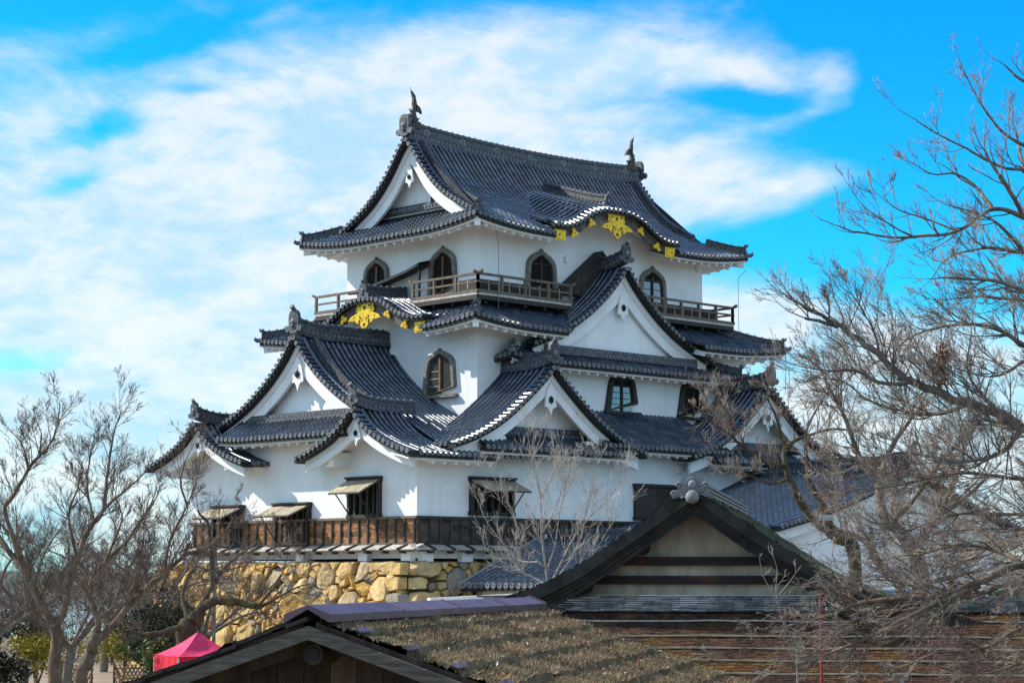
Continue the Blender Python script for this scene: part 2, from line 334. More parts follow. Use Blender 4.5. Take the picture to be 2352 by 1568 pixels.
def eave(parent, root, mb, O, e, n, s0, s1, prof, lift, over, sp=.56, skip=None, raft=True, rs0=None, rs1=None, hip=False):
    """Black board under the tiles (into mb), white plastered soffit with rafters (own mesh)."""
    O = np.asarray(O, float); ss = np.linspace(s0, s1, max(6, int((s1-s0)/.25)))
    L = lambda s: float(lift(s, np.array([0.]))[0]) if lift else 0.
    def pt(s, p, dz):
        if hip: p = min(p, max(.03, s-s0), max(.03, s1-s))
        return O+e*s+n*p+Z*(L(s)*max(0, 1-p/2.5)+dz)
    pr = lambda p: float(prof(np.array([p]))[0])
    def loft(target, prf, m, sep=None):
        runs, cur = [], []
        for s in ss:
            if skip and skip(s):
                if len(cur) > 1: runs.append(cur)
                cur = []
            else: cur.append([pt(s, p, z) for p, z in prf])
        if len(cur) > 1: runs.append(cur)
        for r_ in runs:
            if sep is not None: target = MB(); sep.append((target, r_[0][0], r_[-1][0]))
            target.grid(np.array(r_), m, .5)
            target.poly(r_[0], m, .5); target.poly(r_[-1][::-1], m, .5)
    loft(mb, [(.02, -.02), (.02, -.19), (.30, -.19+.2*pr(.3)), (.30, 0)], 3)
    if not raft: return
    k = .55; sep = []
    loft(None, [(.13, -.16), (.13, -.27), (over*.5, -.27+k*pr(over*.5)), (over+.05, -.27+k*pr(over)), (over+.05, -.2+k*pr(over)), (over*.5, -.2+k*pr(over*.5)), (.2, -.17)], 0, sep)
    a, b = (s0 if rs0 is None else rs0), (s1 if rs1 is None else rs1)
    for s in np.arange(a+.25, b-.1, sp):
        if skip and skip(s): continue
        pe = min(over+.03, max(.3, min(s-s0, s1-s))) if hip else over+.03
        p0, p1 = pt(s, .22, -.25+k*pr(.22)), pt(s, pe, -.25+k*pr(pe))
        d_ = [min(abs((p0-q0)@e)+abs((p0-q1)@e)-abs((q1-q0)@e), 9) for _, q0, q1 in sep]; w = sep[int(np.argmin(d_))][0]
        w.bar(p0-Z*.09, p1-Z*.09, .14, .20, 0, .5)
    for w, _, _ in sep: w.build('eave', ['plaster'], parent, root)
def ridge(parent, root, path, w, h, discs=True, dots=False, name='ridge'):
    mb = MB(); path = np.asarray(path, float); a = w/2
    sec = [(-a-.05, -.1), (-a-.05, h*.10), (-a, h*.12), (-a, h*.28), (-a-.035, h*.29), (-a-.035, h*.36), (-a, h*.37), (-a, h*.74), (-a-.04, h*.75), (-a-.04, h*.83), (-.085, h*.84), (-.085, h*.92), (-.05, h*.985), (0, h*1.02)]
    sec = sec+[(-x, y) for x, y in sec[-2::-1]]
    mb.sweep(path, sec, 0, .5)
    L = np.concatenate([[0], np.cumsum(np.linalg.norm(np.diff(path, axis=0), axis=1))]); tot = L[-1]
    at_ = lambda d: np.array([np.interp(d, L, path[:, i]) for i in range(3)])
    t = nrm(path[-1]-path[0]); l = nrm(np.cross(t, Z))
    if discs:
        for d in np.arange(.15, tot-.05, .24):
            for sg in (-1, 1): mb.disc(at_(d)+l*sg*(a+.03)+Z*h*.2, l*sg, h*.09+.02, 1, 2, .02, 7)
    if dots:
        for j in range(3):
            for d in np.arange(.1+.1*(j % 2), tot-.05, .2):
                for sg in (-1, 1): mb.disc(at_(d)+l*sg*(a+.012)+Z*h*(.44+.105*j), l*sg, .05, 1, 2, .02, 6)
    for d in np.arange(.3, tot, .36): mb.tube([at_(d)+Z*h*.94-t*.02, at_(d)+Z*h*.94+t*.02], .098, 8, 0, .7)
    return mb.build(name, ['ridge_tile', 'tile_rim', 'tile_inner'], parent, root)
def oni(parent, root, P0, f, sc=1., tori=True, rise=.0):
    """Ridge-end tile: rimmed plaque with curled feet and a round tile reaching up over it."""
    mb = MB(); f = nrm(np.asarray(f, float)); l = np.cross(Z, f); P0 = np.asarray(P0, float)
    half = [(.0, 1.0), (.18, .97), (.30, .82), (.33, .55), (.30, .36), (.40, .30), (.50, .34), (.56, .22), (.50, .08), (.38, .05), (.30, .12), (.2, .0)]
    o = [(x, y) for x, y in half]+[(-x, y) for x, y in half[::-1]][:-1]
    pts = np.array([P0+l*x*sc+Z*(y*sc+rise) for x, y in o]); mb.prism(pts-f*.10*sc, f*.16*sc, 0, .6)
    i_ = [(.0, .86), (.14, .82), (.2, .7), (.22, .4), (.16, .2), (0, .14)]
    ip = [(x, y) for x, y in i_]+[(-x, y) for x, y in i_[::-1]][1:-1]
    mb.prism(np.array([P0+l*x*sc+Z*(y*sc+rise)+f*.062*sc for x, y in ip]), f*.015*sc, 2, .5)
    c = P0+Z*(.5*sc+rise)+f*.08*sc
    th = np.linspace(0, np.pi, 5)[1:]
    mb.tube([c, c+f*.05*sc, c+f*.08*sc], [.13*sc, .10*sc, .03*sc], 8, 1, .5)
    mb.tube([c-Z*.2*sc, c-Z*.2*sc+f*.05*sc, c-Z*.2*sc+f*.07*sc], [.09*sc, .08*sc, .02*sc], 8, 0, .9)
    if tori:
        a = P0+Z*(.88*sc+rise)-f*.15*sc; b = a+f*.30*sc+Z*.26*sc
        mb.tube([a, (a+b)/2-Z*.03*sc, b], [.10*sc, .095*sc, .10*sc], 9, 0, .6); mb.disc(b+nrm(b-a)*.015, nrm(b-a), .125*sc)
    return mb.build('ridge_end_tile', ['ridge_tile', 'tile_rim', 'tile_inner'], parent, root)
def pendant(parent, root, P0, f, sc=1.):
    """White carved gable pendant with its dark six-petalled boss."""
    mb = MB(); f = nrm(f); l = np.cross(Z, f)
    half = [(0, .62), (.2, .36), (.27, .05), (.33, -.20), (.36, -.38), (.30, -.44), (.22, -.42), (.13, -.50), (.06, -.62), (0, -.80)]
    o = half+[(-x, y) for x, y in half[::-1]][1:-1]
    mb.prism(np.array([P0+l*x*sc+Z*y*sc for x, y in o]), f*.09, 0, .5)
    a = mb.build('pendant', ['plaster'], parent, root)
    mb = MB(); hx = []
    for k in range(12):
        rr = .155 if k % 2 == 0 else .115; t = math.pi*k/6+math.pi/2; hx.append(P0+f*.09-Z*.10*sc+l*math.cos(t)*rr*sc+Z*math.sin(t)*rr*sc*1.15)
    mb.prism(np.array(hx), f*.05, 0, .5)
    mb.tube([P0+f*.14-Z*.10*sc, P0+f*.20-Z*.10*sc], [.07*sc, .05*sc], 8, 0, .5)
    mb.build('flower_boss', ['black_board'], parent, root)
def gable(root, keep, name, A, f, drop, w, depth, slopes=(1, 1), rake=.46, verge=.42, bw=.44, wall_in=.9, wall_bot=None, wall_w=None, board=None, rd=None, rdd=None, os_=.8, ps=.9,
          kud=None, pz=1.2, dark=False, rise=0., soff=True, wallm='plaster', rs=.12, kudoff=.2, label=None):
    """A gabled roof end facing f. drop(q) is how far the roof falls q metres to either side of its ridge."""
    A = np.asarray(A, float); f = np.asarray(f, float); G = np.cross(Z, f); mb = MB()
    wd = {1: w[0], -1: w[1]}
    Pc = lambda q, s, dz=0.: A+G*q-f*s+Z*(dz-float(drop(abs(q)))+rise*s)
    for i, sg in enumerate((1, -1)):
        wv = wd[sg]; O = A+G*sg*wv-Z*float(drop(wv))
        prof = lambda p, wv=wv: float(drop(wv))-drop(wv-p)
        if slopes[i]:
            dd = depth if slopes[i] is True or slopes[i] == 1 else slopes[i]
            slope(mb, O, -f, -G*sg, rake, dd, prof, wv, lift=(lambda s, p: rise*s+0*p))
        qs = np.linspace(0, wv, 26)
        mb.grid(np.array([[Pc(sg*q, s, .01) for s in (0, rake+.05)] for q in qs]), 0, .4)
        fine = np.linspace(0, wv, 300); zz = -drop(fine); L = np.concatenate([[0], np.cumsum(np.hypot(np.diff(fine), np.diff(zz)))])
        n = int(L[-1]/.285)
        for d in (np.arange(n)+.5)*L[-1]/n:
            q = np.interp(d, L, fine); h = .01; sl = float(drop(q+h)-drop(q))/h; N = nrm(G*sg*sl+Z); c = Pc(sg*q, 0)+N*.03
            T = nrm(-f+Z*rise)
            mb.tube([c-T*.03, c+T*.2, c+T*.21, c+T*(rake+.05)], [.088, .078, .088, .074], 8, 0, caps=False, smooth=False)
            mb.disc(c-T*.05, f, .098)
        # descending round-tile lines beside the verge, and black boarding beneath it
        for off_, rr in ((rake+.06, .095),):
            pp = np.array([Pc(sg*q, off_, .07) for q in np.linspace(.1, wv, 20)]); mb.tube(pp, rr, 8, 0, .6)
        def loft(pr, m, q1, tgt, q0=0.):
            rows = []
            for q in np.linspace(q0, q1, 26):
                sl = float(drop(q+.01)-drop(max(q-.01, 0)))/(.02 if q > .01 else .01); cs = math.sqrt(1+sl*sl); cs = min(cs, 1.6)
                rows.append([Pc(sg*q, s, dz*(cs if dz < -.2 else 1)) for s, dz in pr])
            tgt.grid(np.array(rows), m, .5); tgt.poly(rows[0], m, .5); tgt.poly(rows[-1][::-1], m, .5)
        loft([(.03, -.01), (.03, -.17), (verge+.2, -.17), (verge+.2, -.01)], 3, wv, mb)
        bq = board[i] if board else wv
        if sg == 1: bd = MB()
        loft([(verge-.06, -.12), (verge-.06, -.20-bw*.28), (verge, -.20-bw*.28), (verge, -.20-bw*.30), (verge-.025, -.20-bw*.32), (verge-.025, -.20-bw), (verge+.12, -.20-bw), (verge+.12, -.12)], 0, bq, bd)
        if soff: loft([(verge+.1, -.24), (wall_in+.05, -.24), (wall_in+.05, -.20), (verge+.1, -.20)], 1, bq, bd)
    part = mb.build(name, RM, keep, root, label)
    bd.build('bargeboard', ['kara_wood' if dark else 'plaster', 'plaster'], part, root)
    if wall_bot is not None:
        ww = wall_w or (wd[1], wd[-1]); pts = []
        for q in np.linspace(-ww[1], ww[0], 40):
            zt = float(A[2]-drop(abs(q))-.16+rise*wall_in)
            pts.append((q, zt))
        pts = [(q, z) for q, z in pts if z > wall_bot+.01]
        if len(pts) > 2:
            wl = MB(); b3 = [A-f*wall_in+G*q+Z*(z-A[2]) for q, z in pts]
            b3 += [A-f*wall_in+G*pts[-1][0]+Z*(wall_bot-A[2]), A-f*wall_in+G*pts[0][0]+Z*(wall_bot-A[2])]
            wl.prism(np.array(b3), -f*.25, 0, .5); wl.build('gable_wall', [wallm], part, root)
    if ps: pendant(part, root, A+Z*(-pz+.10*ps)-f*(verge-.02), f, ps)
    if rd:
        L = rdd or depth; ss = np.linspace(rs, L, 16)
        path = np.array([A-f*s+Z*(rd[2]*max(0, 1-(s-rs)/1.6)**2+rise*s+.02) for s in ss])
        ridge(part, root, path, rd[0], rd[1])
        if os_: oni(part, root, A-f*(rs-.02)+Z*(rd[2]*.85-.12+.1*rd[1]+rise*rs), f, os_)
    if kud:
        for i, sg in enumerate((1, -1)):
            if not kud[i]: continue
            q1 = kud[i]; path = np.array([Pc(sg*q, rake+.2+kudoff, .04) for q in np.linspace(.25, q1, 22)])
            ridge(part, root, path, .2, .36); T = nrm(path[-1]-path[-2])
            oni(part, root, path[-1]+T*.05-Z*.02, nrm(T*V3(1, 1, .0)), .46, False)
    return part

# ------------------------------------------------------------------ the castle keep
ROOT = V3(0, 0, 0)
keep = thing('castle_keep', 'white three storey castle keep with blue grey tiled gables above the stone base', 'castle', ROOT)
def wallbox(name, *a, m='plaster', par=None):
    b = MB(); b.abox(*a, 0, .5); return b.build(name, [m], par or keep, ROOT)
LX, LY, L3X0, L3X1, L3Y0, L3Y1 = 27.5, 15.3, 6.33, 21.15, 3.17, 12.13
w = MB(); w.abox(0, LX, 0, LY, 0, 4.3, 0, .5); w.abox(.004, LX-.1, 2.6, 12.7, 4.3, 5.5, 0, .5); w.abox(2.6, 25, .004, 15.2, 4.3, 4.95, 0, .5)
w.build('wall', ['plaster'], keep, ROOT)
wallbox('wall', 5.03, 22.45, 1.87, 13.43, 4.9, 10.1)
wallbox('wall', L3X0, L3X1, L3Y0, L3Y1, 10.0, 15.0)

def corner_lift(L, lm, Lc=4.2):
    def f(s, p):
        cdn = np.minimum(s, L-s)+0*p
        return lm*np.maximum(0, 1-cdn/Lc)**2*np.maximum(0, 1-p/3.)
    return f
def tip(mb, P0, d, sc=1.):                 # flared tile at an eave corner
    d = nrm(d); b = P0+d*.22*sc+Z*.07*sc
    mb.tube([P0-d*.2, P0+d*.1, b], [.10*sc, .10*sc, .08*sc], 8, 0, .5); mb.disc(b, d, .10*sc)
def hip_ridge(part, x, y, dx, dy, z, prof, lift, p1, w=.22, h=.34):
    pp = np.linspace(.12, p1, 12)
    path = np.array([V3(x+dx*p, y+dy*p, z+float(prof(np.array([p]))[0])+float(lift(p, np.array([p]))[0])+.05) for p in pp])
    path[:3, 2] += np.array([.07, .03, .01])
    ridge(part, ROOT, path, w, h)
    f = nrm(V3(-dx, -dy, 0)); oni(part, ROOT, path[0]-Z*.06, f, .5, False)
    mb = MB(); mb.tube([path[0]+Z*h*.95+f*.0, path[0]+Z*(h+.0)+f*.10, path[0]+Z*(h+.09)+f*.17], [.085, .075, .03], 7, 0, .6)
    tip(mb, V3(x, y, z+float(lift(0., np.array([0.]))[0])+.03), f); mb.build('corner_tile', RM, part, ROOT)
def corner_beam(part, x, y, dx, dy, z, over):
    b = MB(); a = V3(x+dx*.16, y+dy*.16, z-.40); c = V3(x+dx*over, y+dy*over, z-.2); b.bar(a, c, .26, .30, 0, .5); b.build('corner_beam', ['plaster'], part, ROOT)

# --- top roof (hipped and gabled)
d3 = drop_from([(0, 0), (.45, .52), (1.05, 1.3), (1.7, 2.02), (2.45, 2.66), (3.4, 3.24), (4.5, 3.82), (6.08, 4.65)])
X0, X1, Y0, Y1, ZE, OV = 4.73, 22.75, 1.57, 13.73, 14.32, 1.6
pr3 = lambda p: float(d3(6.08))-d3(6.08-p)
lx3, ly3 = corner_lift(X1-X0, .38), corner_lift(Y1-Y0, .38)
VX = 5.9; gs = VX-X0; RK = .46
kc, kw, kH, kz = 13.5, 4.15, 1.10, 15.78      # curved gable on the front eave
kdrop = drop_from([(0, 0), (.6, .02), (1.2, .12), (1.8, .36), (2.4, .72), (3.0, .97), (3.5, 1.06), (4.2, 1.05)])
def pmaxX(s, L=X1-X0):
    c = min(s, L-s); return min(c, 1.55) if c < gs+RK else 6.08
pgrid = np.linspace(0, 5.5, 300)
def pminK(s):
    q = abs(s+X0-kc)
    if q > kw-.1: return 0.
    zk = kz-float(kdrop(q)); above = ZE+pr3(pgrid) > zk+.30*pgrid-.05
    i = np.argmax(above); return pgrid[i] if above.any() else None
mb = MB()
slope(mb, (X0, Y0, ZE), XX, YY, 0, X1-X0, pr3, pmaxX, lx3, pminK)
slope(mb, (X0, Y0, ZE), YY, XX, 0, Y1-Y0, pr3, lambda s: min(s, Y1-Y0-s, 2.6), ly3)
slope(mb, (X1, Y1, ZE), -XX, -YY, 0, X1-X0, pr3, pmaxX, lx3)
slope(mb, (X1, Y1, ZE), -YY, -XX, 0, Y1-Y0, pr3, lambda s: min(s, Y1-Y0-s, 2.6), ly3)
kskip = lambda s: abs(s+X0-kc) < kw-.25
roof3 = mb
roof3o = None
eave(keep, ROOT, mb, (X0, Y0, ZE), XX, YY, 0, X1-X0, pr3, lx3, OV, .54, kskip, hip=True)
eave(keep, ROOT, mb, (X0, Y0, ZE), YY, XX, 0, Y1-Y0, pr3, ly3, OV, .60, hip=True)
eave(keep, ROOT, mb, (X1, Y1, ZE), -YY, -XX, 0, Y1-Y0, pr3, ly3, OV, .60, hip=True)
eave(keep, ROOT, mb, (X1, Y1, ZE), -XX, -YY, 0, X1-X0, pr3, lx3, OV, .60, hip=True)
roof3o = mb.build('roof', RM, keep, ROOT)
for x, y, dx, dy in ((X0, Y0, 1, 1), (X0, Y1, 1, -1), (X1, Y0, -1, 1), (X1, Y1, -1, -1)):
    hip_ridge(roof3o, x, y, dx, dy, ZE, pr3, lx3, 1.5); corner_beam(roof3o, x, y, dx, dy, ZE+.38, OV)
ss = np.linspace(VX+.1, X1+X0-VX-.1, 30); mid = (X0+X1)/2; half = (X1-X0)/2-gs
path = np.array([V3(x, 7.65, ZE+4.65-.12+.30*((x-mid)/half)**2*1.0-.12) for x in ss])
ridge(roof3o, ROOT, path, .36, .78, True, True)
for sg in (-1, 1):
    mb = MB()
    for x in np.linspace(VX+1.2, X1+X0-VX-1.2, 7): mb.disc(V3(x, 7.65+sg*.2, ZE+4.65+.28+.30*((x-mid)/half)**2-.12), V3(0, sg, 0), .17, 1, 2, .03, 14)
    mb.build('crest_disc', RM, roof3o, ROOT)
w3 = 4.55
for A, f in ((V3(VX, 7.65, ZE+4.65), -XX), (V3(X1+X0-VX, 7.65, ZE+4.65), XX)):
    gp = gable(ROOT, keep, 'gable', A, f, d3, (w3, w3), 1.2, (0, 0), rake=RK, verge=.42, bw=.54, wall_in=1.05, wall_bot=ZE+1.35, ps=.72, pz=1.75, kud=(4.1, 4.1), kudoff=.05, wall_w=(3.7, 3.7))
    oni(gp, ROOT, A-f*.02+Z*.10, f, 1.0, False)
    mb = MB(); G_ = np.cross(Z, f)
    for k, (h0, h1, m_) in enumerate(((.0, .1, 0), (.1, .22, 1), (.22, .32, 0))):
        mb.sweep(np.array([A-f*.95+G_*q+Z*(ZE+1.42-A[2]) for q in np.linspace(-3.1, 3.1, 2)]), [(-.12, h0), (-.12-.02*(m_), h1), (.1, h1), (.1, h0)], 0, .4+.3*m_)
    for q in np.arange(-3, 3.05, .22): mb.disc(A-f*.82+G_*q+Z*(ZE+1.57-A[2]), f, .06, 1, 2, .02, 7)
    mb.build('tile_band', ['ridge_tile', 'tile_rim', 'tile_inner'], gp, ROOT)
mb = MB(); c = V3(7.03, 6.75, 16.35); mb.abox(c[0]-.16, c[0]+.1, c[1]-.28, c[1]+.28, c[2]-.45, c[2]+.45, 0, .5)
vp = mb.build('gable_window', ['plaster'], keep, ROOT)
mb = MB()
hh = [(.17, -.38), (.17, .2), (.09, .38), (-.09, .38), (-.17, .2), (-.17, -.38)]
mb.prism(np.array([V3(c[0]-.165, c[1]+a, c[2]+b) for a, b in hh]), XX*.004, 0, .5); mb.build('opening_plate', ['unlit_interior'], vp, ROOT)  # flat plate painted dark like an unlit hole
# --- roof fish with lightning spikes
def fish(P0, dirx, s=1.):
    mb = MB(); P0 = np.asarray(P0, float); a = V3(dirx, 0, 0)
    body = [(0, 0, .30, .34), (.02, .2, .28, .32), (-.06, .45, .22, .25), (-.12, .75, .16, .19), (-.10, 1.0, .12, .14), (-.02, 1.25, .09, .10), (.0, 1.4, .05, .05)]
    rings = []
    for x, z, rx, ry in body:
        th = np.arange(10)*2*np.pi/10
        rings.append(np.array([P0+a*(x+rx*math.cos(t))*s+YY*ry*math.sin(t)*s+Z*z*s for t in th]))
    mb.grid(np.array(rings), 0, .5, True, True)
    def fin(pts, th=.07): mb.prism(np.array([P0+a*x*s+Z*z*s-YY*th*s for x, z in pts]), YY*2*th*s, 0, .5)
    fin([(-.12, 1.05), (-.16, 1.35), (-.14, 1.62), (-.24, 1.95), (-.02, 1.75), (.05, 1.5), (.10, 1.3), (.08, 1.05)])
    fin([(-.02, 1.02), (.0, 1.3), (.12, 1.28), (.30, 1.18), (.40, 1.02), (.44, .86), (.30, .94), (.18, .93), (.12, .95)])
    fin([(.10, .70), (.16, .60), (.32, .62), (.22, .50), (.16, .42), (.08, .5)], .04); fin([(.15, .38), (.3, .42), (.42, .28), (.5, .06), (.3, .05), (.1, .1)], .10)
    for zz in (.15, .4, .65, .9): fin([(-.20-.1*(1-zz), zz+.02), (-.38-.05*(1-zz), zz+.12), (-.2-.08*(1-zz), zz-.12)], .03)
    mb.tube([P0+Z*1.85*s-a*.2*s, P0+Z*2.15*s-a*.32*s], [.015, .008], 5, 0, .5)
    mb.build('roof_fish', ['fish'], keep, ROOT)
mat('fish', (.030, .026, .026), (.06, .05, .048), .6, 6, .01, 30, 0, .4)
fish((VX+.62, 7.65, 19.45), 1, .9); fish((X0+X1-VX-.62, 7.65, 19.45), -1, .9)

# --- curved gables
def kgold(part, A, f, drop, w, dz, s0, pieces, cs):
    G_ = np.cross(Z, f); F_ = MB()
    def put(q, pts, sc, rot=True):
        h = .05; sl = -float(drop(abs(q)+h)-drop(max(abs(q)-h, 0)))/(2*h)*np.sign(q) if rot and q else 0.
        t = nrm(G_+Z*sl); u = nrm(Z-t*t[2]); c = A+G_*q+Z*(dz-float(drop(abs(q))))-f*s0
        m_ = MB(); m_.prism(np.array([c+t*x*sc+u*y*sc for x, y in pts]), f*.04, 0, .5); m_.prism(np.array([c+f*.04+t*x*sc*.72+u*y*sc*.72 for x, y in pts]), f*.03, 0, .5); m_.tube([c+f*.07, c+f*.085], .035, 6, 1, .5)
        m_.build('gold_fitting', ['gold', 'black_board'], part, ROOT)
    flower = []
    for k in range(20):
        t = 2*math.pi*k/20; rr_ = .74+.26*math.cos(3*t-math.pi/2*3); flower.append((rr_*math.cos(t)*1.1, rr_*math.sin(t)))
    for q in pieces[0]: put(q, [(x*.25, y*.25) for x, y in flower], 1.)
    plate = [(-.42, -.24), (-.42, .24), (.30, .24), (.22, .10), (.34, .0), (.24, -.1), (.34, -.24)]
    for q in pieces[1]: put(q, [(x*(-1 if q > 0 else 1)*(-1), y) for x, y in plate], 1.)
    # centre: crown plate above a scrolled pendant
    top = [(-.62, .33), (.62, .33), (.48, .12), (.56, -.05), (.40, -.12), (.0, -.18), (-.40, -.12), (-.56, -.05), (-.48, .12)]
    put(0, [(x*cs, y*cs) for x, y in top], 1.)
    half = [(0, -.05), (.35, -.10), (.55, -.16), (.85, -.26), (1.0, -.42), (.86, -.40), (.74, -.44), (.60, -.40), (.50, -.50), (.40, -.56), (.33, -.50), (.36, -.42), (.28, -.40), (.22, -.48), (.27, -.60), (.18, -.68), (.10, -.76), (0, -.82)]
    pts = half+[(-x, y) for x, y in half[::-1]][1:-1]
    m_ = MB(); c = A+Z*dz-f*(s0-.03)
    m_.prism(np.array([c+G_*x*cs+Z*y*cs for x, y in pts]), f*.06, 0, .5); m_.build('gold_pendant', ['gold'], part, ROOT)
    m_ = MB()
    for x, y, r_ in ((0, -.62, .075), (.26, -.30, .05), (-.26, -.30, .05), (.0, .08, .06), (.28, .14, .04), (-.28, .14, .04), (.62, -.3, .035), (-.62, -.3, .035)):
        m_ = MB(); c2 = c+G_*x*cs+Z*y*cs; m_.tube([c2+f*.061, c2+f*.066], r_*cs, 8, 0, .5); m_.build('gold_piercing', ['black_board'], part, ROOT)
    for sg in (-1, 1):
        m_ = MB(); th = np.linspace(0, 4.6, 12); m_.tube(np.array([c+f*.064+G_*sg*(.16+.10*math.cos(t)*(1-t/7))*cs+Z*(-.42+.10*math.sin(t)*(1-t/7))*cs for t in th]), .014, 5, 0, .5); m_.build('gold_piercing', ['black_board'], part, ROOT)
A = V3(kc, 1.45, kz)
kp = gable(ROOT, keep, 'curved_gable', A, -YY, kdrop, (kw, kw), 5.0, (1, 1), rake=.46, verge=.34, bw=.36, wall_in=1.708, wall_bot=14.2, ps=0, dark=True, rise=.30, rd=(.28, .5, .1), rdd=4.9, rs=.75, os_=.6, wall_w=(3.2, 3.2))
kgold(kp, A, -YY, kdrop, kw, -.42, .25, ((-2.75, -1.65, 1.65, 2.75), (-3.72, 3.72)), 1.05)

# --- second roof: skirt all round, curved gable on the left, big gable bay on the right
X0b, X1b, Y0b, Y1b, Zb = 3.5, 24.05, .35, 15.05, 9.82
pr2 = lambda p: .42*p+.028*p*p
lx2, ly2 = corner_lift(X1b-X0b, .32), corner_lift(Y1b-Y0b, .32)
bd_ = drop_from([(0, 0), (.5, .62), (1, 1.12), (1.5, 1.56), (2.3, 2.18), (3.2, 2.76), (4.4, 3.35), (6, 3.97), (7, 4.3)])
BC, BY, BZ = 13.65, 1.1, 13.2
k2c, k2w, k2z, k2x = 7.82, 4.1, 11.42, 3.60
k2d = drop_from([(0, 0), (.6, .04), (1.2, .19), (1.75, .45), (2.3, .76), (2.85, .97), (3.4, 1.07), (4.1, 1.08)])
pg2 = np.linspace(0, 3.0, 160)
def pminB(s):
    zb = BZ-float(bd_(abs(s+X0b-BC))); ab = Zb+pr2(pg2) > zb-.05; i = np.argmax(ab); return (pg2[i] if ab.any() else None) if not ab[0] else 0.
def pminK2(s):
    q = abs(s+Y0b-k2c)
    if q > k2w-.1: return 0.
    ab = Zb+pr2(pg2) > k2z-float(k2d(q))+.1*pg2-.05; i = np.argmax(ab); return pg2[i] if ab.any() else None
mb = MB()
L2x, L2y = X1b-X0b, Y1b-Y0b
slope(mb, (X0b, Y0b, Zb), XX, YY, 0, L2x, pr2, lambda s: min(s, L2x-s, 2.75), lx2, pminB)
slope(mb, (X0b, Y0b, Zb), YY, XX, 0, L2y, pr2, lambda s: min(s, L2y-s, 2.75), ly2, pminK2)
slope(mb, (X1b, Y1b, Zb), -YY, -XX, 0, L2y, pr2, lambda s: min(s, L2y-s, 2.75), ly2)
slope(mb, (X1b, Y1b, Zb), -XX, -YY, 0, L2x, pr2, lambda s: min(s, L2x-s, 2.75), lx2)
bskip = lambda s: pminB(s) is None or pminB(s) > 0
eave(keep, ROOT, mb, (X0b, Y0b, Zb), XX, YY, 0, L2x, pr2, lx2, 1.5, .58, bskip, hip=True)
eave(keep, ROOT, mb, (X0b, Y0b, Zb), YY, XX, 0, L2y, pr2, ly2, 1.5, .60, lambda s: abs(s+Y0b-k2c) < k2w-.2, hip=True)
eave(keep, ROOT, mb, (X1b, Y1b, Zb), -YY, -XX, 0, L2y, pr2, ly2, 1.5, .6, hip=True)
r2 = mb.build('roof', RM, keep, ROOT)
for x, y, dx, dy in ((X0b, Y0b, 1, 1), (X0b, Y1b, 1, -1), (X1b, Y0b, -1, 1), (X1b, Y1b, -1, -1)):
    hip_ridge(r2, x, y, dx, dy, Zb, pr2, lx2, 2.5); corner_beam(r2, x, y, dx, dy, Zb+.32, 1.5)
A = V3(k2x, k2c, k2z)
kp = gable(ROOT, keep, 'curved_gable', A, -XX, k2d, (k2w, k2w), 2.7, (1, 1), rake=.46, verge=.34, bw=.36, wall_in=1.415, wall_bot=9.6, ps=0, dark=True, rise=.08, rd=(.26, .55, .12), rdd=2.6, os_=.72, wall_w=(3.6, 3.6))
kgold(kp, A, -XX, k2d, k2w, -.42, .25, ((-2.65, -1.5, 1.5, 2.65), (-3.72, 3.72)), 1.12)
# big gable bay
A = V3(BC, BY, BZ)
gable(ROOT, keep, 'gable', A, -YY, bd_, (6.0, 6.0), 2.4, (1, 1), rake=.46, verge=.42, bw=.62, wall_in=.62, wall_bot=9.0, ps=.95, rd=(.3, .55, .3), rdd=2.1, os_=.85, pz=1.85, board=(5.7, 5.7), wall_w=(5.6, 5.6))
XB0, XB1, YB, ZB = 6.0, 21.3, .72, 8.48
prB = lambda p: .5*p+.02*p*p
lB = corner_lift(XB1-XB0, .22, 3.)
mb = MB(); LB = XB1-XB0
slope(mb, (XB0, YB, ZB), XX, YY, 0, LB, prB, lambda s: min(s, LB-s, 1.3), lB)
slope(mb, (XB0, YB+2.3, ZB), -YY, XX, 0, 2.3, prB, lambda s: min(2.3-s, 1.2), lambda s, p: .22*np.maximum(0, 1-(2.3-s)/3)**2+0*p)
slope(mb, (XB1, YB, ZB), YY, -XX, 0, 1.3, prB, lambda s: min(s, 1.3), lambda s, p: .22*np.maximum(0, 1-s/3)**2+0*p)
eave(keep, ROOT, mb, (XB0, YB, ZB), XX, YY, 0, LB, prB, lB, 1.2, .58, hip=True)
eave(keep, ROOT, mb, (XB0, YB+2.3, ZB), -YY, XX, 1.15, 2.3, prB, lambda s, p: .22*np.maximum(0, 1-(2.3-s)/3)**2+0*p, 1.2, .58, raft=False)
rB = mb.build('roof', RM, keep, ROOT)
hip_ridge(rB, XB0, YB, 1, 1, ZB, prB, lB, 1.2, .2, .28); hip_ridge(rB, XB1, YB, -1, 1, ZB, prB, lB, 1.2, .2, .28)
mb = MB(); zt = ZB+float(prB(1.0))
mb.sweep(np.array([V3(x, BY+.42, zt) for x in (BC-5.0, BC+5.0)]), [(-.16, -.05), (-.16, .34), (.16, .34), (.16, -.05)], 0, .4)
for x in np.arange(BC-4.9, BC+4.95, .22):
    mb.disc(V3(x, BY+.24, zt+.08), -YY, .065, 1, 2, .02, 7); mb.disc(V3(x+.11, BY+.245, zt+.24), -YY, .05, 1, 2, .02, 6)
mb.build('tile_band', ['ridge_tile', 'tile_rim', 'tile_inner'], rB, ROOT)

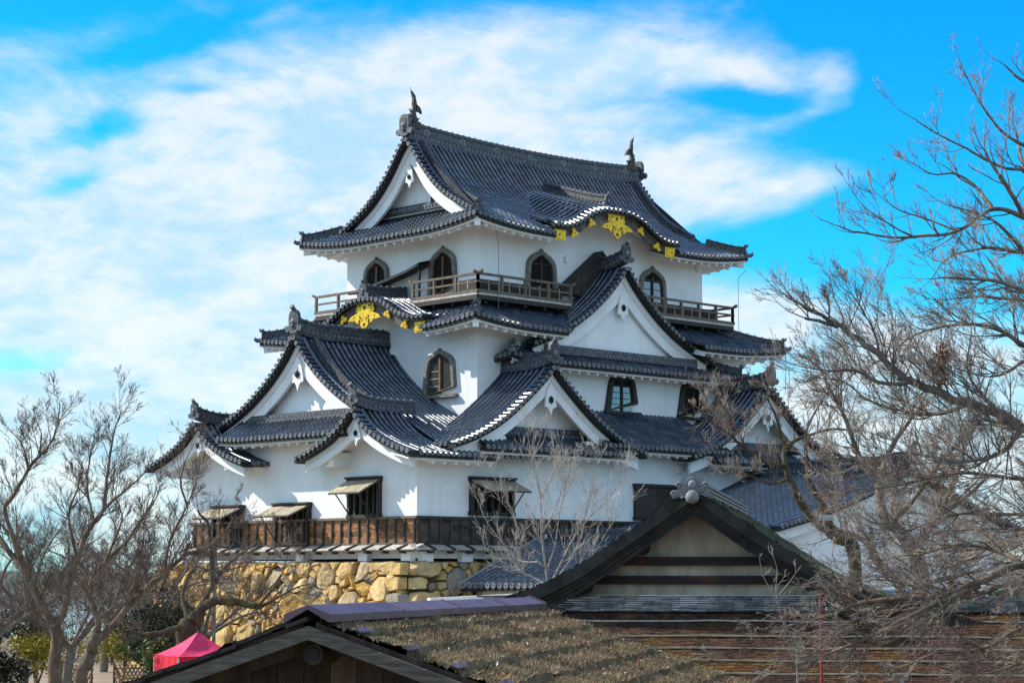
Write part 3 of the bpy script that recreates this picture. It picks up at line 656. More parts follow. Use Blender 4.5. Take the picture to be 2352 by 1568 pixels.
# --- first roof, left side: great gable with a small gable on either hand
dL = drop_from([(0, 0), (.35, .45), (.7, .86), (1.5, 1.62), (2.4, 2.28), (3.2, 2.78), (4.1, 3.22), (5.3, 3.72), (6.3, 4.25), (7.3, 4.76), (8.9, 5.38)])
A = V3(-.33, 7.7, 9.48); CX0 = 1.2
gp = gable(ROOT, keep, 'gable', A, -XX, dL, (5.2, 5.2), 6.0, (0, 0), rake=.46, verge=.42, bw=.60, wall_in=.85, wall_bot=5.6, ps=1.05, rd=(.34, .62, .22), rdd=5.4, os_=1.0, pz=1.62, kud=(4.9, 0), kudoff=.25, board=(5.0, 5.0), wall_w=(5, 5))
mb = MB()
prR = lambda p: float(dL(8.9))-dL(8.9-p); zR = 9.48-float(dL(8.9)); yR = 7.7-8.9
slope(mb, (-.33, yR, zR), XX, YY, RK, 1.6, prR, 8.9, pmin=3.55)
slope(mb, (-.33, yR, zR), XX, YY, 1.6, 6.4, prR, 8.9)
slope(mb, (7., 7.7+8.9, zR), -XX, -YY, .6, 7.33-RK, prR, 8.9, discs=True)
eave(keep, ROOT, mb, (-1.45, yR, zR), XX, YY, 0.05, 4.65, prR, None, 1.2, .62, rs0=1.2)
mb.build('roof', RM, keep, ROOT)
dS = drop_from([(0, 0), (.4, .44), (.8, .77), (1.3, 1.08), (2, 1.40), (2.7, 1.66), (3.6, 1.92)])
for yy, wd in ((2.42, (3.65, 3.62)), (13.25, (3.65, 3.6))):
    A = V3(-1.48, yy, 6.02)
    gp = gable(ROOT, keep, 'gable', A, -XX, dS, wd, 2.75, (1, 1), rake=.46, verge=.42, bw=.40, wall_in=1.48, wall_bot=4.302, ps=.75, rd=(.28, .46, .26), rdd=3.4, os_=.74, pz=1.0, wall_w=((2.42, 3.2) if yy < 5 else (3.2, 2.05)), board=(3.3, 3.3), soff=True)
    mb = MB()     # purlins carrying the projecting gable
    for q, zz in ((0, .62), (1.9 if yy < 5 else -1.9, 1.72), (2.25 if yy > 5 else -2.6, 1.95)):
        if yy < 5 and q < 0: continue
        if len(mb.V): mb.build('purlin', ['plaster'], gp, ROOT); mb = MB()
        mb.bar(V3(-.95, yy+q, 6.02-zz-.2), V3(.05, yy+q, 6.02-zz-.2), .42, .42, 0, .5)
    mb.build('purlin', ['plaster'], gp, ROOT); mb = MB()
    if yy > 5: mb.bar(V3(-.9, yy+2.0, 4.35), V3(.05, yy+2.0, 4.35), 1.0, .5, 0, .5)
    else: mb.bar(V3(-.9, yy+2.1, 4.05), V3(.05, yy+2.1, 4.05), .8, .6, 0, .5)
    mb.build('eave_box', ['plaster'], gp, ROOT)
# skirt under the great gable
xs, zs, ys0, ys1 = -1.28, 5.10, 3.0, 11.75
prS = lambda p: .52*p+.03*p*p
mb = MB(); lS = lambda s, p: .12*np.maximum(0, 1-(ys1-ys0-s)/2.)**2+0*p
slope(mb, (xs, ys0, zs), YY, XX, 0, ys1-ys0, prS, 1.75, lS)
eave(keep, ROOT, mb, (xs, ys0, zs), YY, XX, 0, ys1-ys0, prS, lS, 1.3, .62)
mb.poly([V3(xs, ys1, zs+.12), V3(xs+1.7, ys1, zs+.12+.95), V3(xs+1.7, ys1, zs+.6), V3(xs+.1, ys1, zs-.15)], 3)
rS = mb.build('roof', RM, keep, ROOT)
mb = MB(); zt = zs+float(prS(1.35))
mb.sweep(np.array([V3(xs+1.5, y, zt) for y in (3.4, 11.6)]), [(-.16, -.08), (-.16, .38), (.16, .38), (.16, -.08)], 0, .4)
for y in np.arange(3.5, 11.5, .22): mb.disc(V3(xs+1.32, y, zt+.08), -XX, .065, 1, 2, .02, 7); mb.disc(V3(xs+1.325, y+.11, zt+.25), -XX, .055, 1, 2, .02, 6)
mb.build('tile_band', ['ridge_tile', 'tile_rim', 'tile_inner'], rS, ROOT)

# --- first roof, right side: two large gables with skirts and a pent roof between
dG = drop_from([(0, 0), (.5, .50), (1, .93), (1.65, 1.45), (2.6, 2.14), (3.6, 2.72), (4.5, 3.12), (5.6, 3.47)])
for cx in (6.6, 20.95):
    A = V3(cx, -1.28, 8.02)
    gp = gable(ROOT, keep, 'gable', A, -YY, dG, (5.65, 5.65), 3.3, (1, 1), rake=.46, verge=.42, bw=.50, wall_in=1.28, wall_bot=4.9, ps=.95, rd=(.34, .6, .22), rdd=3.2, os_=.9, pz=1.4, board=(5.45, 5.45), wall_w=(5, 5))
    mb = MB()
    x0, x1 = cx-4.15, cx+4.2
    slope(mb, (x0, -1.38, 4.47), XX, YY, 0, x1-x0, lambda p: .48*p, 1.42)
    eave(keep, ROOT, mb, (x0, -1.38, 4.47), XX, YY, 0, x1-x0, lambda p: .48*p, None, 1.38, .6)
    rs = mb.build('roof', RM, keep, ROOT)
    mb = MB(); mb.sweep(np.array([V3(x, -.14, 5.08) for x in (cx-3.3, cx+3.3)]), [(-.13, -.05), (-.13, .4), (.1, .4), (.1, -.05)], 0, .4)
    for x in np.arange(cx-3.2, cx+3.25, .22): mb.disc(V3(x, -.28, 5.2), -YY, .065, 1, 2, .02, 7); mb.disc(V3(x+.11, -.275, 5.37), -YY, .05, 1, 2, .02, 6)
    mb.build('tile_band', ['ridge_tile', 'tile_rim', 'tile_inner'], rs, ROOT)
    mb = MB()
    for q in (-2.6, 0, 2.6):
      mb = MB(); mb.bar(V3(cx+q, -.75, 8.02-float(dG(abs(q)))-1.05), V3(cx+q, .05, 8.02-float(dG(abs(q)))-1.05), .4, .36, 0, .5); mb.build('purlin', ['plaster'], gp, ROOT)
mb = MB(); prM = lambda p: .56*p
slope(mb, (9.5, -1.22, 4.85), XX, YY, 0, 8.6, prM, 3.1)
eave(keep, ROOT, mb, (9.5, -1.22, 4.85), XX, YY, 0, 8.6, prM, None, 1.25, .6)
mb.build('roof', RM, keep, ROOT)

# --- windows
def katomado(pl, c, off, zb, zt, wdt, glass='unlit_interior', dark=False, broken=False):
    """Bell-shaped cusped window on wall plane x=off (pl 'x') or y=off (pl 'y')."""
    f = -XX if pl == 'x' else -YY; e_ = np.cross(Z, f)*(-1)   # e_: to the right as seen from outside
    O = V3(off, c, 0) if pl == 'x' else V3(c, off, 0); h = zt-zb; a = wdt/2
    half = [(0, 1.0), (.05, .965), (.16, .935), (.30, .925), (.38, .885), (.50, .88), (.60, .835), (.70, .82), (.76, .765), (.84, .74), (.87, .65), (.89, .50), (.92, .35), (.96, .17), (1.0, 0)]
    inn = [(0, .875), (.10, .85), (.22, .845), (.30, .80), (.42, .79), (.48, .75), (.58, .735), (.62, .67), (.66, .60), (.68, .50), (.71, .35), (.75, .17), (.79, .035)]
    if dark: half = [(0, .93), (.15, .93), (.4, .95), (.62, .90), (.72, .82), (.78, .7), (.84, .5), (.92, .25), (1., 0)]; inn = [(0, .80), (.1, .78), (.2, .82), (.35, .84), (.48, .80), (.54, .72), (.58, .55), (.64, .3), (.70, .05)]
    mir = lambda H: H+[(-x, y) for x, y in H[::-1]][1:]
    pt = lambda x, y, d: O+e_*x*a+Z*(zb+y*h)+f*d
    par = MB(); par.prism(np.array([pt(x, y, .005) for x, y in (mir(inn))]), f*.008, 0, .5)
    par_o = par.build('window', [glass if glass != 'glass' else 'unlit_interior'], keep, ROOT)
    fr = MB(); M_ = 60
    def res(H):
        H = np.array(H); L = np.concatenate([[0], np.cumsum(np.hypot(*np.diff(H, axis=0).T))]); t = np.linspace(0, L[-1], M_)
        return np.stack([np.interp(t, L, H[:, 0]), np.interp(t, L, H[:, 1])], 1)
    o, i = res(mir(half)), res(mir(inn))
    rows = np.array([[pt(*o[k], -.01), pt(*o[k], .13), pt(*(o[k]*.85+i[k]*.15), .17), pt(*(o[k]*.15+i[k]*.85), .17), pt(*i[k], .13), pt(*i[k], -.01)] for k in range(M_)])
    fr.grid(rows, 0, .5); fr.poly(rows[0], 0); fr.poly(rows[-1], 0)
    fr.bar(pt(-1.04, -.01, .09), pt(1.04, -.01, .09), .24, .13, 0)
    fr.build('frame', ['dark_wood' if dark else 'frame_wood'], par_o, ROOT)
    mu = MB(); mu.bar(pt(0, .04, .06), pt(0, .80, .06), .11, .06, 0, .6, up=f); pass
    if pl == 'y': mu.bar(pt(-.6, .70, .05), pt(.6, .70, .05), .10, .07, 0)
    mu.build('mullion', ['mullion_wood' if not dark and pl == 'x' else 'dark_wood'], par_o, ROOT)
    if glass != 'unlit_interior':
        for sg in (-1, 1):
            if broken and sg == -1: continue
            pn = MB(); rows_ = [(.05, .68), (.08, .66), (.42, .60), (.52, .56)]
            for j in range(4):
                y0, y1 = .06+j*.155, .06+(j+1)*.155-.012
                xe = .66-.10*(j/4); xe2 = .66-.10*((j+1)/4)
                if j == 3: xe2 -= .04
                pn.prism(np.array([pt(sg*.07, y0, .022), pt(sg*xe, y0, .022), pt(sg*xe2, y1, .022), pt(sg*.07, y1, .022)]), f*.012, 0, .5)
            pn.build('pane', [glass], par_o, ROOT)
            br = MB()
            for j in range(1, 4): br.bar(pt(sg*.05, .06+j*.155-.006, .04), pt(sg*(.66-.025*j), .06+j*.155-.006, .04), .03, .03, 0)
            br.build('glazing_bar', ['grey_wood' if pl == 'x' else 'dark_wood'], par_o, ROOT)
katomado('x', 5.43, L3X0, 11.55, 13.83, 1.95); katomado('x', 9.95, L3X0, 11.55, 13.83, 1.95)
katomado('y', 10.1, L3Y0, 11.5, 13.85, 2.1); katomado('y', 17.5, L3Y0, 11.5, 13.85, 2.05, 'glass')
katomado('x', 4.16, 5.03, 7.0, 9.08, 2.16, 'paper_glass', broken=True)
katomado('y', 13.95, 1.87, 6.65, 8.38, 2.25, 'glass', True); katomado('y', 18.85, 1.87, 6.65, 8.38, 2.25, 'unlit_interior', True)
def barred(pl, h0, h1, zb, zt, out=.16, awn=None, shut=False, sill=0.):
    f = -XX if pl == 'x' else -YY; e_ = YY if pl == 'x' else XX
    pt = lambda h, z, d: e_*h+Z*z+f*d
    b = MB(); b.prism(np.array([pt(h0, zb, .004), pt(h1, zb, .004), pt(h1, zt, .004), pt(h0, zt, .004)]), f*.01, 0, .5)
    wo = b.build('window', ['unlit_interior'], keep, ROOT)
    fr = MB(); t = .14
    for z in (zb+t/2, zt-t/2): fr.bar(pt(h0-.05, z, out/2), pt(h1+.05, z, out/2), out+.06, t, 0)
    for h in (h0+t/2, h1-t/2): fr.bar(pt(h, zb+t, out/2), pt(h, zt-t, out/2), out+.04, t, 0, up=f) if False else fr.box(pt(h, (zb+zt)/2, out/2), e_*t/2, f*(out/2+.02), Z*((zt-zb)/2-t), 0)
    fr.build('frame', ['dark_wood'], wo, ROOT)
    if shut:
        for a, c in ((h0+t, (h0+h1)/2-.01), ((h0+h1)/2+.01, h1-t)):
            s_ = MB(); s_.box(pt((a+c)/2, (zb+zt)/2, out*.55), e_*(c-a)/2, f*.03, Z*((zt-zb)/2-t), 0); s_.build('shutter', ['dark_wood'], wo, ROOT)
    else:
        n = int((h1-h0)/.36); bb = MB()
        for k in range(1, n): bb.box(pt(h0+(h1-h0)*k/n, (zb+zt)/2, out*.5), e_*.065, f*.05, Z*((zt-zb)/2-t), 0)
        bb.build('window_bars', ['dark_wood'], wo, ROOT)
    if awn:
        dout, dz = awn; a = MB(); n = 6; z0 = zt-.12
        for k in range(n):
            q0, q1 = h0+(h1-h0)*k/n, h0+(h1-h0)*(k+1)/n-.008
            a.prism(np.array([pt(q0, z0, out), pt(q1, z0, out), pt(q1, z0-dz, out+dout), pt(q0, z0-dz, out+dout)]), Z*.045, 0)
        a.build('awning', ['awning'], wo, ROOT)
        a = MB()
        for k in (0, .35, .7, 1): a.bar(pt(h0+(h1-h0)*k*.98+.02, z0-.03, out), pt(h0+(h1-h0)*k*.98+.02, z0-dz-.03, out+dout), .05, .05, 0)
        a.bar(pt(h0, z0-dz-.02, out+dout), pt(h1, z0-dz-.02, out+dout), .05, .06, 0); a.build('awning_batten', ['dark_wood'], wo, ROOT)
        for hh_ in (h0+.3, h1-.3):
            a = MB(); a.tube([pt(hh_, z0-dz, out+dout-.1), pt(hh_, zb-.05, .14)], .028, 6, 0, .3); a.build('prop', ['dark_wood'], wo, ROOT)
        a = MB()
        a.bar(pt(h0-.05, zt+.02, .16), pt(h1+.05, zt+.02, .16), .34, .07, 0); a.build('hood', ['dark_wood'], wo, ROOT)
barred('x', 2.13, 4.12, 1.64, 3.28, .18, (1.0, .52)); barred('x', 6.66, 9.0, .60, 2.34, .22, (1.0, .42)); barred('x', 11.33, 13.45, .60, 2.34, .22, (1.0, .42))
barred('y', 2.82, 5.24, 1.76, 3.28, .18, (1.0, .42)); barred('y', 12.7, 15.6, 1.76, 3.36, .18, None, True)
for (pl, c_, z_, s_) in (('x', 3.55, 9.5, .16), ('x', 7.3, 9.15, .13), ('y', 14.2, 14.05, .16), ('y', 11.7, 13.55, .13), ('y', 20.75, 14.0, .13), ('x', 2.2, 9.35, .12), ('y', 15.7, 4.05, .16)):
    b = MB(); o_ = {('x', True): L3X0, ('x', False): 5.03, ('y', True): L3Y0, ('y', False): 1.87}[(pl, z_ > 11)] if z_ > 5 else 0.
    p_ = V3(o_, c_, z_) if pl == 'x' else V3(c_, o_, z_); f = -XX if pl == 'x' else -YY
    b.box(p_+f*.07, (YY if pl == 'x' else XX)*s_*.75, f*.075, Z*s_, 0, .5); b.build('wall_bracket', ['plaster'], keep, ROOT)

# --- plank skirting and the little base eave
def skirting(pl, L, wins):
    f = -XX if pl == 'x' else -YY; e_ = YY if pl == 'x' else XX
    pt = lambda h, z, d: e_*h+Z*z+f*d
    s_ = -0.10; b = MB(); rows = [(.60+.085*0, 0)]; zz = np.linspace(.62, 1.58, 5)
    hs_ = np.arange(0, L+.01, .57)
    for h in hs_[:-1]:
        for k in range(4):
            b.prism(np.array([pt(h+(-.11 if h == 0 else 0), zz[k], .01), pt(h+.57, zz[k], .01), pt(h+.57, zz[k+1]+.02, .01), pt(h+(-.11 if h == 0 else 0), zz[k+1]+.02, .01)]), f*(.09-.012*(k % 2)), 0)
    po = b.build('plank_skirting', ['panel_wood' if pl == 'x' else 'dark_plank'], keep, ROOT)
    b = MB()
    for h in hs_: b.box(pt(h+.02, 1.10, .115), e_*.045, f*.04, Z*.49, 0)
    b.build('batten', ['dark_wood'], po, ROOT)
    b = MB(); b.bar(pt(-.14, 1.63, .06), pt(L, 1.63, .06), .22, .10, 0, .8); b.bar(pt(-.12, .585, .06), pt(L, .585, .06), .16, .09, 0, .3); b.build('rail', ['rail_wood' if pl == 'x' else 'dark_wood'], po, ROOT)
    b = MB()
    for k in range(int(L/1.9)+1):
        h0, h1 = k*1.9-(.5 if k == 0 else 0), min((k+1)*1.9-.02, L)
        b.prism(np.array([pt(h0, .54, .05), pt(h1, .54, .05), pt(h1, .33, .62), pt(h0, .33, .62)]), Z*.035, 0)
    ev = b.build('base_eave', ['grey_wood'], keep, ROOT)
    for h in np.arange(.35, L, 1.06):
        b = MB(); b.bar(pt(h, .57, .06), pt(h, .345, .72), .11, .10, 0); b.box(pt(h, .24, .45), e_*.06, f*.16, Z*.05, 0); b.build('bracket', ['dark_wood'], ev, ROOT)
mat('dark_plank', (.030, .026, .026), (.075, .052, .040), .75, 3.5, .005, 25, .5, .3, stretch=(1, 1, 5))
skirting('x', LY, 0); skirting('y', 14.0, 0)
for y in (.35, 3.0, 7.1, 11.): b = MB(); b.abox(-.28, .0, y-.28, y+.28, -.14, .25, 0, .5); b.build('wall_block', ['plaster'], keep, ROOT)
for x in (.35, 2.5, 4.4): b = MB(); b.abox(x-.3, x+.3, -.28, 0, -.14, .25, 0, .5); b.build('wall_block', ['plaster'], keep, ROOT)

# --- balcony round the top storey
def balcony():
    OX, OYb = 5.3, 2.12; zf, zt = 11.36, 12.2
    runs = [(V3(OX, OYb, 0), V3(OX, 6.3, 0), 0, 1), (V3(OX, 9.9, 0), V3(OX, 13.1, 0), 1, 0), (V3(OX, OYb, 0), V3(10.95, OYb, 0), 0, 1), (V3(15.9, OYb, 0), V3(22.15, OYb, 0), 1, 0), (V3(22.15, OYb, 0), V3(22.15, 13.1, 0), 0, 0)]
    bo = None
    for a, c, e0, e1 in runs:
        dk = MB(); d = nrm(c-a); inn = YY if abs(d[0]) > .5 else (XX if a[0] < 10 else -XX)
        dk.box((a+c)/2+inn*.42+Z*(zf-.06), d*np.linalg.norm(c-a)/2, inn*.5, Z*.05, 0, .6)
        dk.box((a+c)/2+inn*.02+Z*(zf-.20), d*np.linalg.norm(c-a)/2, inn*.09, Z*.10, 1, .3)
        for k in np.arange(.5, np.linalg.norm(c-a), 1.2): dk.bar(a+d*k+inn*.05+Z*(zf-.36), a+d*k+inn*1.0+Z*(zf-.36), .14, .14, 1, .3)
        x_ = dk.build('balcony' if bo is None else 'deck', ['grey_wood', 'dark_wood'], bo or keep, ROOT); bo = bo or x_
    for a, c, e0, e1 in runs:
        d = nrm(c-a); L = np.linalg.norm(c-a)
        for z, w_, h_ in ((zt-.03, .12, .10), (zf+.46, .08, .08), (zf+.07, .12, .12)):
            b = MB(); aa, cc = a-d*(.35 if z > zf+.6 else .1), c+d*(.35 if z > zf+.6 else .1)
            if z > zf+.6:
                b.bar(a-d*.05+Z*z, c+d*.05+Z*z, w_, h_, 0, .5)
                for p_, s_ in ((a, -1), (c, 1)): b.bar(p_+Z*z, p_+d*s_*.28+Z*(z+.10), w_, h_, 0, .5)
            else: b.bar(aa+Z*z, cc+Z*z, w_, h_, 0, .5)
            b.build('handrail', ['rail_wood'], bo, ROOT)
        n = max(2, int(round(L/1.35)))
        for k in range(n+1):
            b = MB(); b.box(a+d*L*k/n+Z*((zf+zt)/2-.03), d*.055, np.cross(Z, d)*.055, Z*(zt-zf)/2*.96, 0, .5); b.build('post', ['rail_wood'], bo, ROOT)
    for a, c in ((V3(5.75, 2.6, 0), V3(10.9, 2.6, 0)), (V3(16.6, 2.6, 0), V3(21.6, 2.6, 0)), (V3(5.75, 2.6, 0), V3(5.75, 4.2, 0))):
        b = MB(); d = nrm(c-a); L = np.linalg.norm(c-a); b.box((a+c)/2+Z*11.7, d*L/2, np.cross(Z, d)*.015, Z*.33, 1, .4)
        for k in np.arange(0, L, .62): b.box(a+d*k+Z*11.7, d*.03, np.cross(Z, d)*.03, Z*.36, 0, .5)
        b.build('balcony_panel', ['grey_wood', 'dark_plank'], bo, ROOT)
balcony()
b = MB()   # small shingled lean-to roofs between wall and balcony
pts = [(11.0, 12.42), (9.6, 12.58), (8.2, 12.82), (7.0, 13.05), (6.1, 13.3)]
b.grid(np.array([[V3(5.45, y, z-.22), V3(6.33, y, z)] for y, z in pts]), 0, .5); b.grid(np.array([[V3(5.45, y, z-.22), V3(5.45, y, z-.34), V3(6.33, y, z-.2)] for y, z in pts]), 1, .5)
b.box(V3(5.6, 6.25, 12.2), XX*.05, YY*.05, Z*.75, 1); b.build('small_roof', ['dark_wood', 'black_board'], keep, ROOT)
b = MB(); b.prism(np.array([V3(10.9, 2.75, 11.9), V3(13.6, 2.75, 14.0), V3(16.3, 2.75, 11.9)]), YY*.41, 0, .5)
for k in range(5): 
    for sg in (-1, 1): b.bar(V3(13.6+sg*(.3+k*.5), 2.74, 11.95), V3(13.6+sg*(.3+k*.5), 2.74, 13.95-(.3+k*.5)*.78), .04, .03, 1, up=YY)
for sg in (-1, 1): b.bar(V3(13.6, 2.9, 14.05), V3(13.6+sg*2.8, 2.9, 11.9), .5, .08, 1, up=Z)
b.build('small_roof', ['dark_plank', 'dark_wood'], keep, ROOT)
def wire(pts):
    b = MB(); b.tube(np.array(pts), .014, 4, 0, .5); b.build('lightning_wire', ['wire'], keep, ROOT)
wire([(5.9, 1.7, 14.3), (6.4, 2.0, 13.6), (6.4, 2.0, 10.6)]); wire([(22.5, 1.5, 14.0), (22.1, 1.7, 13.6), (22.1, 1.7, 10.4)]); wire([(8.3, .5, 9.7), (8.3, .5, 8.2)]); wire([(23.8, .2, 9.8), (23.7, .2, 7.9)])
# ------------------------------------------------------------------ stone base
def clip(poly, a, b, c):                   # keep a*x+b*y <= c
    o = []; n = len(poly)
    for i in range(n):
        p, q = poly[i], poly[(i+1) % n]; dp, dq = a*p[0]+b*p[1]-c, a*q[0]+b*q[1]-c
        if dp <= 0: o.append(p)
        if dp*dq < 0: t = dp/(dp-dq); o.append((p[0]+t*(q[0]-p[0]), p[1]+t*(q[1]-p[1])))
    return o
def packing(Wd, H, R0, seed, small=True, keepout=None):
    r = np.random.default_rng(seed); P_, wt = [], []
    for _ in range(5000):
        x, y = r.uniform(-.2, Wd+.2), r.uniform(-.3, H+.3)
        rad = R0*r.uniform(.7, 1.35)
        if all(((x-a)/1.25)**2+((y-b)/.92)**2 > ((rad+w_)*.93)**2 for (a, b), w_ in zip(P_, wt)): P_.append((x, y)); wt.append(rad)
    if small:
        for _ in range(5000):
            x, y = r.uniform(0, Wd), r.uniform(0, H); rad = R0*.30
            if all(math.hypot((x-a)/1.2, y-b) > (rad+w_)*.9 for (a, b), w_ in zip(P_, wt)): P_.append((x, y)); wt.append(rad)
    cells = []
    A_ = np.array(P_); Wt = np.array(wt)
    for i in range(len(P_)):
        x, y = P_[i]; pl = [(x-1.6, y-1.6), (x+1.6, y-1.6), (x+1.6, y+1.6), (x-1.6, y+1.6)]
        for j in np.argsort(np.hypot(*(A_-A_[i]).T))[1:26]:
            dx, dy = A_[j]-A_[i]; c = (A_[j]@A_[j]-A_[i]@A_[i]-Wt[j]**2+Wt[i]**2)/2; pl = clip(pl, dx, dy, c)
            if len(pl) < 3: break
        for q in ((-1, 0, 0), (1, 0, Wd), (0, -1, 0), (0, 1, H)): pl = clip(pl, *q) if len(pl) > 2 else pl
        if len(pl) > 2: cells.append((np.array(pl), wt[i]))
    return cells
def stones(mb, f3, cells, seed, tilt=1.):
    """f3 maps wall coordinates (x, y, out) to the world."""
    r = np.random.default_rng(seed)
    for pl, rad in cells:
        area = .5*abs(np.sum(pl[:, 0]*np.roll(pl[:, 1], -1)-pl[:, 1]*np.roll(pl[:, 0], -1)))
        if area < .012: continue
        c = pl.mean(0); sh = max(.74, 1-.034/math.sqrt(area)); pl = c+(pl-c)*sh
        pts = []
        for i in range(len(pl)):
            a, b = pl[i], pl[(i+1) % len(pl)]; n = max(1, int(np.linalg.norm(b-a)/.26))
            for k in range(n):
                t = k/n
                if k == 0: pts.append(a*.86+.07*b+.07*pl[i-1])
                else: pts.append(a+(b-a)*t+r.normal(0, .026, 2))
        pts = np.array(pts); s_ = math.sqrt(area); h = min(.34, .14+.20*s_)*r.uniform(.65, 1.3)
        g_ = r.normal(0, .22, 2)*tilt; g2 = r.normal(0, .45, 2)*tilt
        def ring(k, d):
            q = c+(pts-c)*k; dd = np.minimum(d+((q-c)@g_)*(d/h), d*1.12+((q-c)@g2)*max(0, d/h))+r.normal(0, .014, len(q)); return np.array([f3(x, y, z) for (x, y), z in zip(q, dd)])
        R_ = np.array([ring(1, -.12), ring(.985, h*.62), ring(.91, h), ring(.5, h*1.0)])
        t = r.random() if area > .1 else r.uniform(.15, .8)
        mb.grid(R_, 0, t, False, True); mb.poly(R_[-1], 0, t)
ST = V3(-.45, 0.0, 0)
stone = thing('stone_base', 'sunlit ochre rubble stone wall carrying the white castle keep', 'stone wall', (0, 0, -5.2))
mb = MB(); HS = 5.2; bt = .28
fL = lambda x, y, d: V3(-.42-bt*y-d, -.02-bt*y*(1-min(1, x/3.))+x, -.12-y)
cl = packing(17.2, HS, .42, 3)
def corner(side, f):
    y = 0; k = 0; r = np.random.default_rng(5)
    out = []
    for hh in (.62, .55, 1.15, .7, .85, .75, .6):
        ln = (1.5, .75)[k % 2] if side else (.75, 1.5)[k % 2]
        out.append((np.array([(0.01, y+.02), (ln, y+.02), (ln+r.normal(0, .06), y+hh-.03), (0.01, y+hh-.03)]), .4)); y += hh; k += 1
        if y > HS-.2: break
    return out
cc = corner(0, None); inside = lambda p: any((p[0] < q[0][:, 0].max()-.28) and (q[0][0, 1] < p[1] < q[0][2, 1]) for q in cc)
stones(mb, fL, [c for c in cl if not inside(c[0].mean(0))], 11); stones(mb, lambda x, y, d: fL(x, y, d+.07), cc, 12, .15)
fR = lambda x, y, d: V3(-.42-bt*y+x*(1+0), -.02-bt*y-d, -.12-y)
cl = packing(14., HS, .44, 8); cc = corner(1, None)
stones(mb, fR, [c for c in cl if not inside(c[0].mean(0))], 13); stones(mb, lambda x, y, d: fR(x, y, d+.07), cc, 14, .15)
mb.build('stone_facing', ['rock'], stone, (0, 0, -5.2))
mb = MB()
bk = lambda x, y: V3(x, y, 0)
tb = [V3(-.30, .10, -.1), V3(-.30, 17.2, -.1), V3(27, 17.2, -.1), V3(27, .10, -.1)]
bb = [V3(-.30-bt*HS, .1-bt*HS, -.1-HS), V3(-.30-bt*HS, 17.2, -.1-HS), V3(27, 17.2, -.1-HS), V3(27, .1-bt*HS, -.1-HS)]
for i in range(4): mb.poly([tb[i], tb[(i+1) % 4], bb[(i+1) % 4], bb[i]], 0)
mb.poly(tb, 0); mb.build('wall_core', ['rock_gap'], stone, (0, 0, -5.2))

# ------------------------------------------------------------------ ground, far land, water
def sheet(name, P_, m, kind='structure'):
    b = MB(); b.grid(P_, 0, .5, True); o = b.build(name, [m]); o['kind'] = kind; return o
n = 90; gx = np.linspace(-110, 120, n); gy = np.linspace(-110, 110, n); G0 = np.stack(np.meshgrid(gx, gy, indexing='ij'), -1)
rr = np.hypot(G0[..., 0]-5, G0[..., 1]+10)
hz = -4.75+.18*np.sin(G0[..., 0]*.17)*np.cos(G0[..., 1]*.13)-np.maximum(0, rr-75)**1.5*.11
sheet('ground', np.concatenate([G0, hz[..., None]], -1), 'sand')
def big(name, R1, z, m):
    a = np.linspace(0, 2*np.pi, 49); rs = np.array([60., 400., 1500., 6000., R1])
    P_ = np.array([[[r_*math.cos(t), r_*math.sin(t), z] for t in a] for r_ in rs]); return sheet(name, P_, m)
big('lake', 18000., -62., 'water')
def hill_ring():
    a = np.linspace(0, 2*np.pi, 160); r2 = np.random.default_rng(4); h = np.zeros(160)
    for k in range(2, 14): h += np.cos(k*a+r2.uniform(0, 6.28))*60/k**.8
    h = np.maximum(20, 110+h); rows = []
    for rr_, f_ in ((6800, 0.), (7400, .55), (8200, 1.), (9000, .6), (10000, 0)):
        rows.append(np.stack([rr_*np.cos(a), rr_*np.sin(a), -62+h*f_-1], -1))
    sheet('hills', np.array(rows), 'far_land')
hill_ring()

# ------------------------------------------------------------------ entrance roof and side wing, right of the keep
E0 = V3(1.25, -1.25, -1.1); ent = thing('entrance_house', 'low white house with a blue tiled pent roof beside the stone base', 'building', (3.4, -6, -4.8)); er = V3(3.4, -6, -4.8)
mb = MB(); prE = lambda p: .425*p
slope(mb, E0-YY*9.0, YY, XX, 0, 9.0, prE, 4.4, pitch=.345, r=.10); 
mb.grid(np.array([[E0-YY*s+XX*p+Z*(prE(p)-.06) for p in (0, 4.4)] for s in (0, 9.)]), 3)
mb.sweep(np.array([E0+YY*.03+XX*p+Z*(prE(p)+.04) for p in np.linspace(-.05, 4.4, 8)]), [(-.1, -.1), (-.1, .1), (.1, .1), (.1, -.1)], 1, .8)
mb.bar(E0-YY*9+XX*.06-Z*.13, E0+YY*.02+XX*.06-Z*.13, .1, .16, 3)
rf = mb.build('roof', RM, ent, er)
ridge(rf, er, np.array([E0-YY*s+XX*4.4+Z*1.88 for s in (9., 4.5, .6)]), .34, .36)
mb = MB(); mb.abox(2.1, 5.6, -10.0, -1.6, -4.8, -1.0, 0, .5); mb.abox(5.6, 6.2, -10, -1.6, -4.8, 1.0, 0, .5); mb.build('wall', ['plaster'], ent, er)

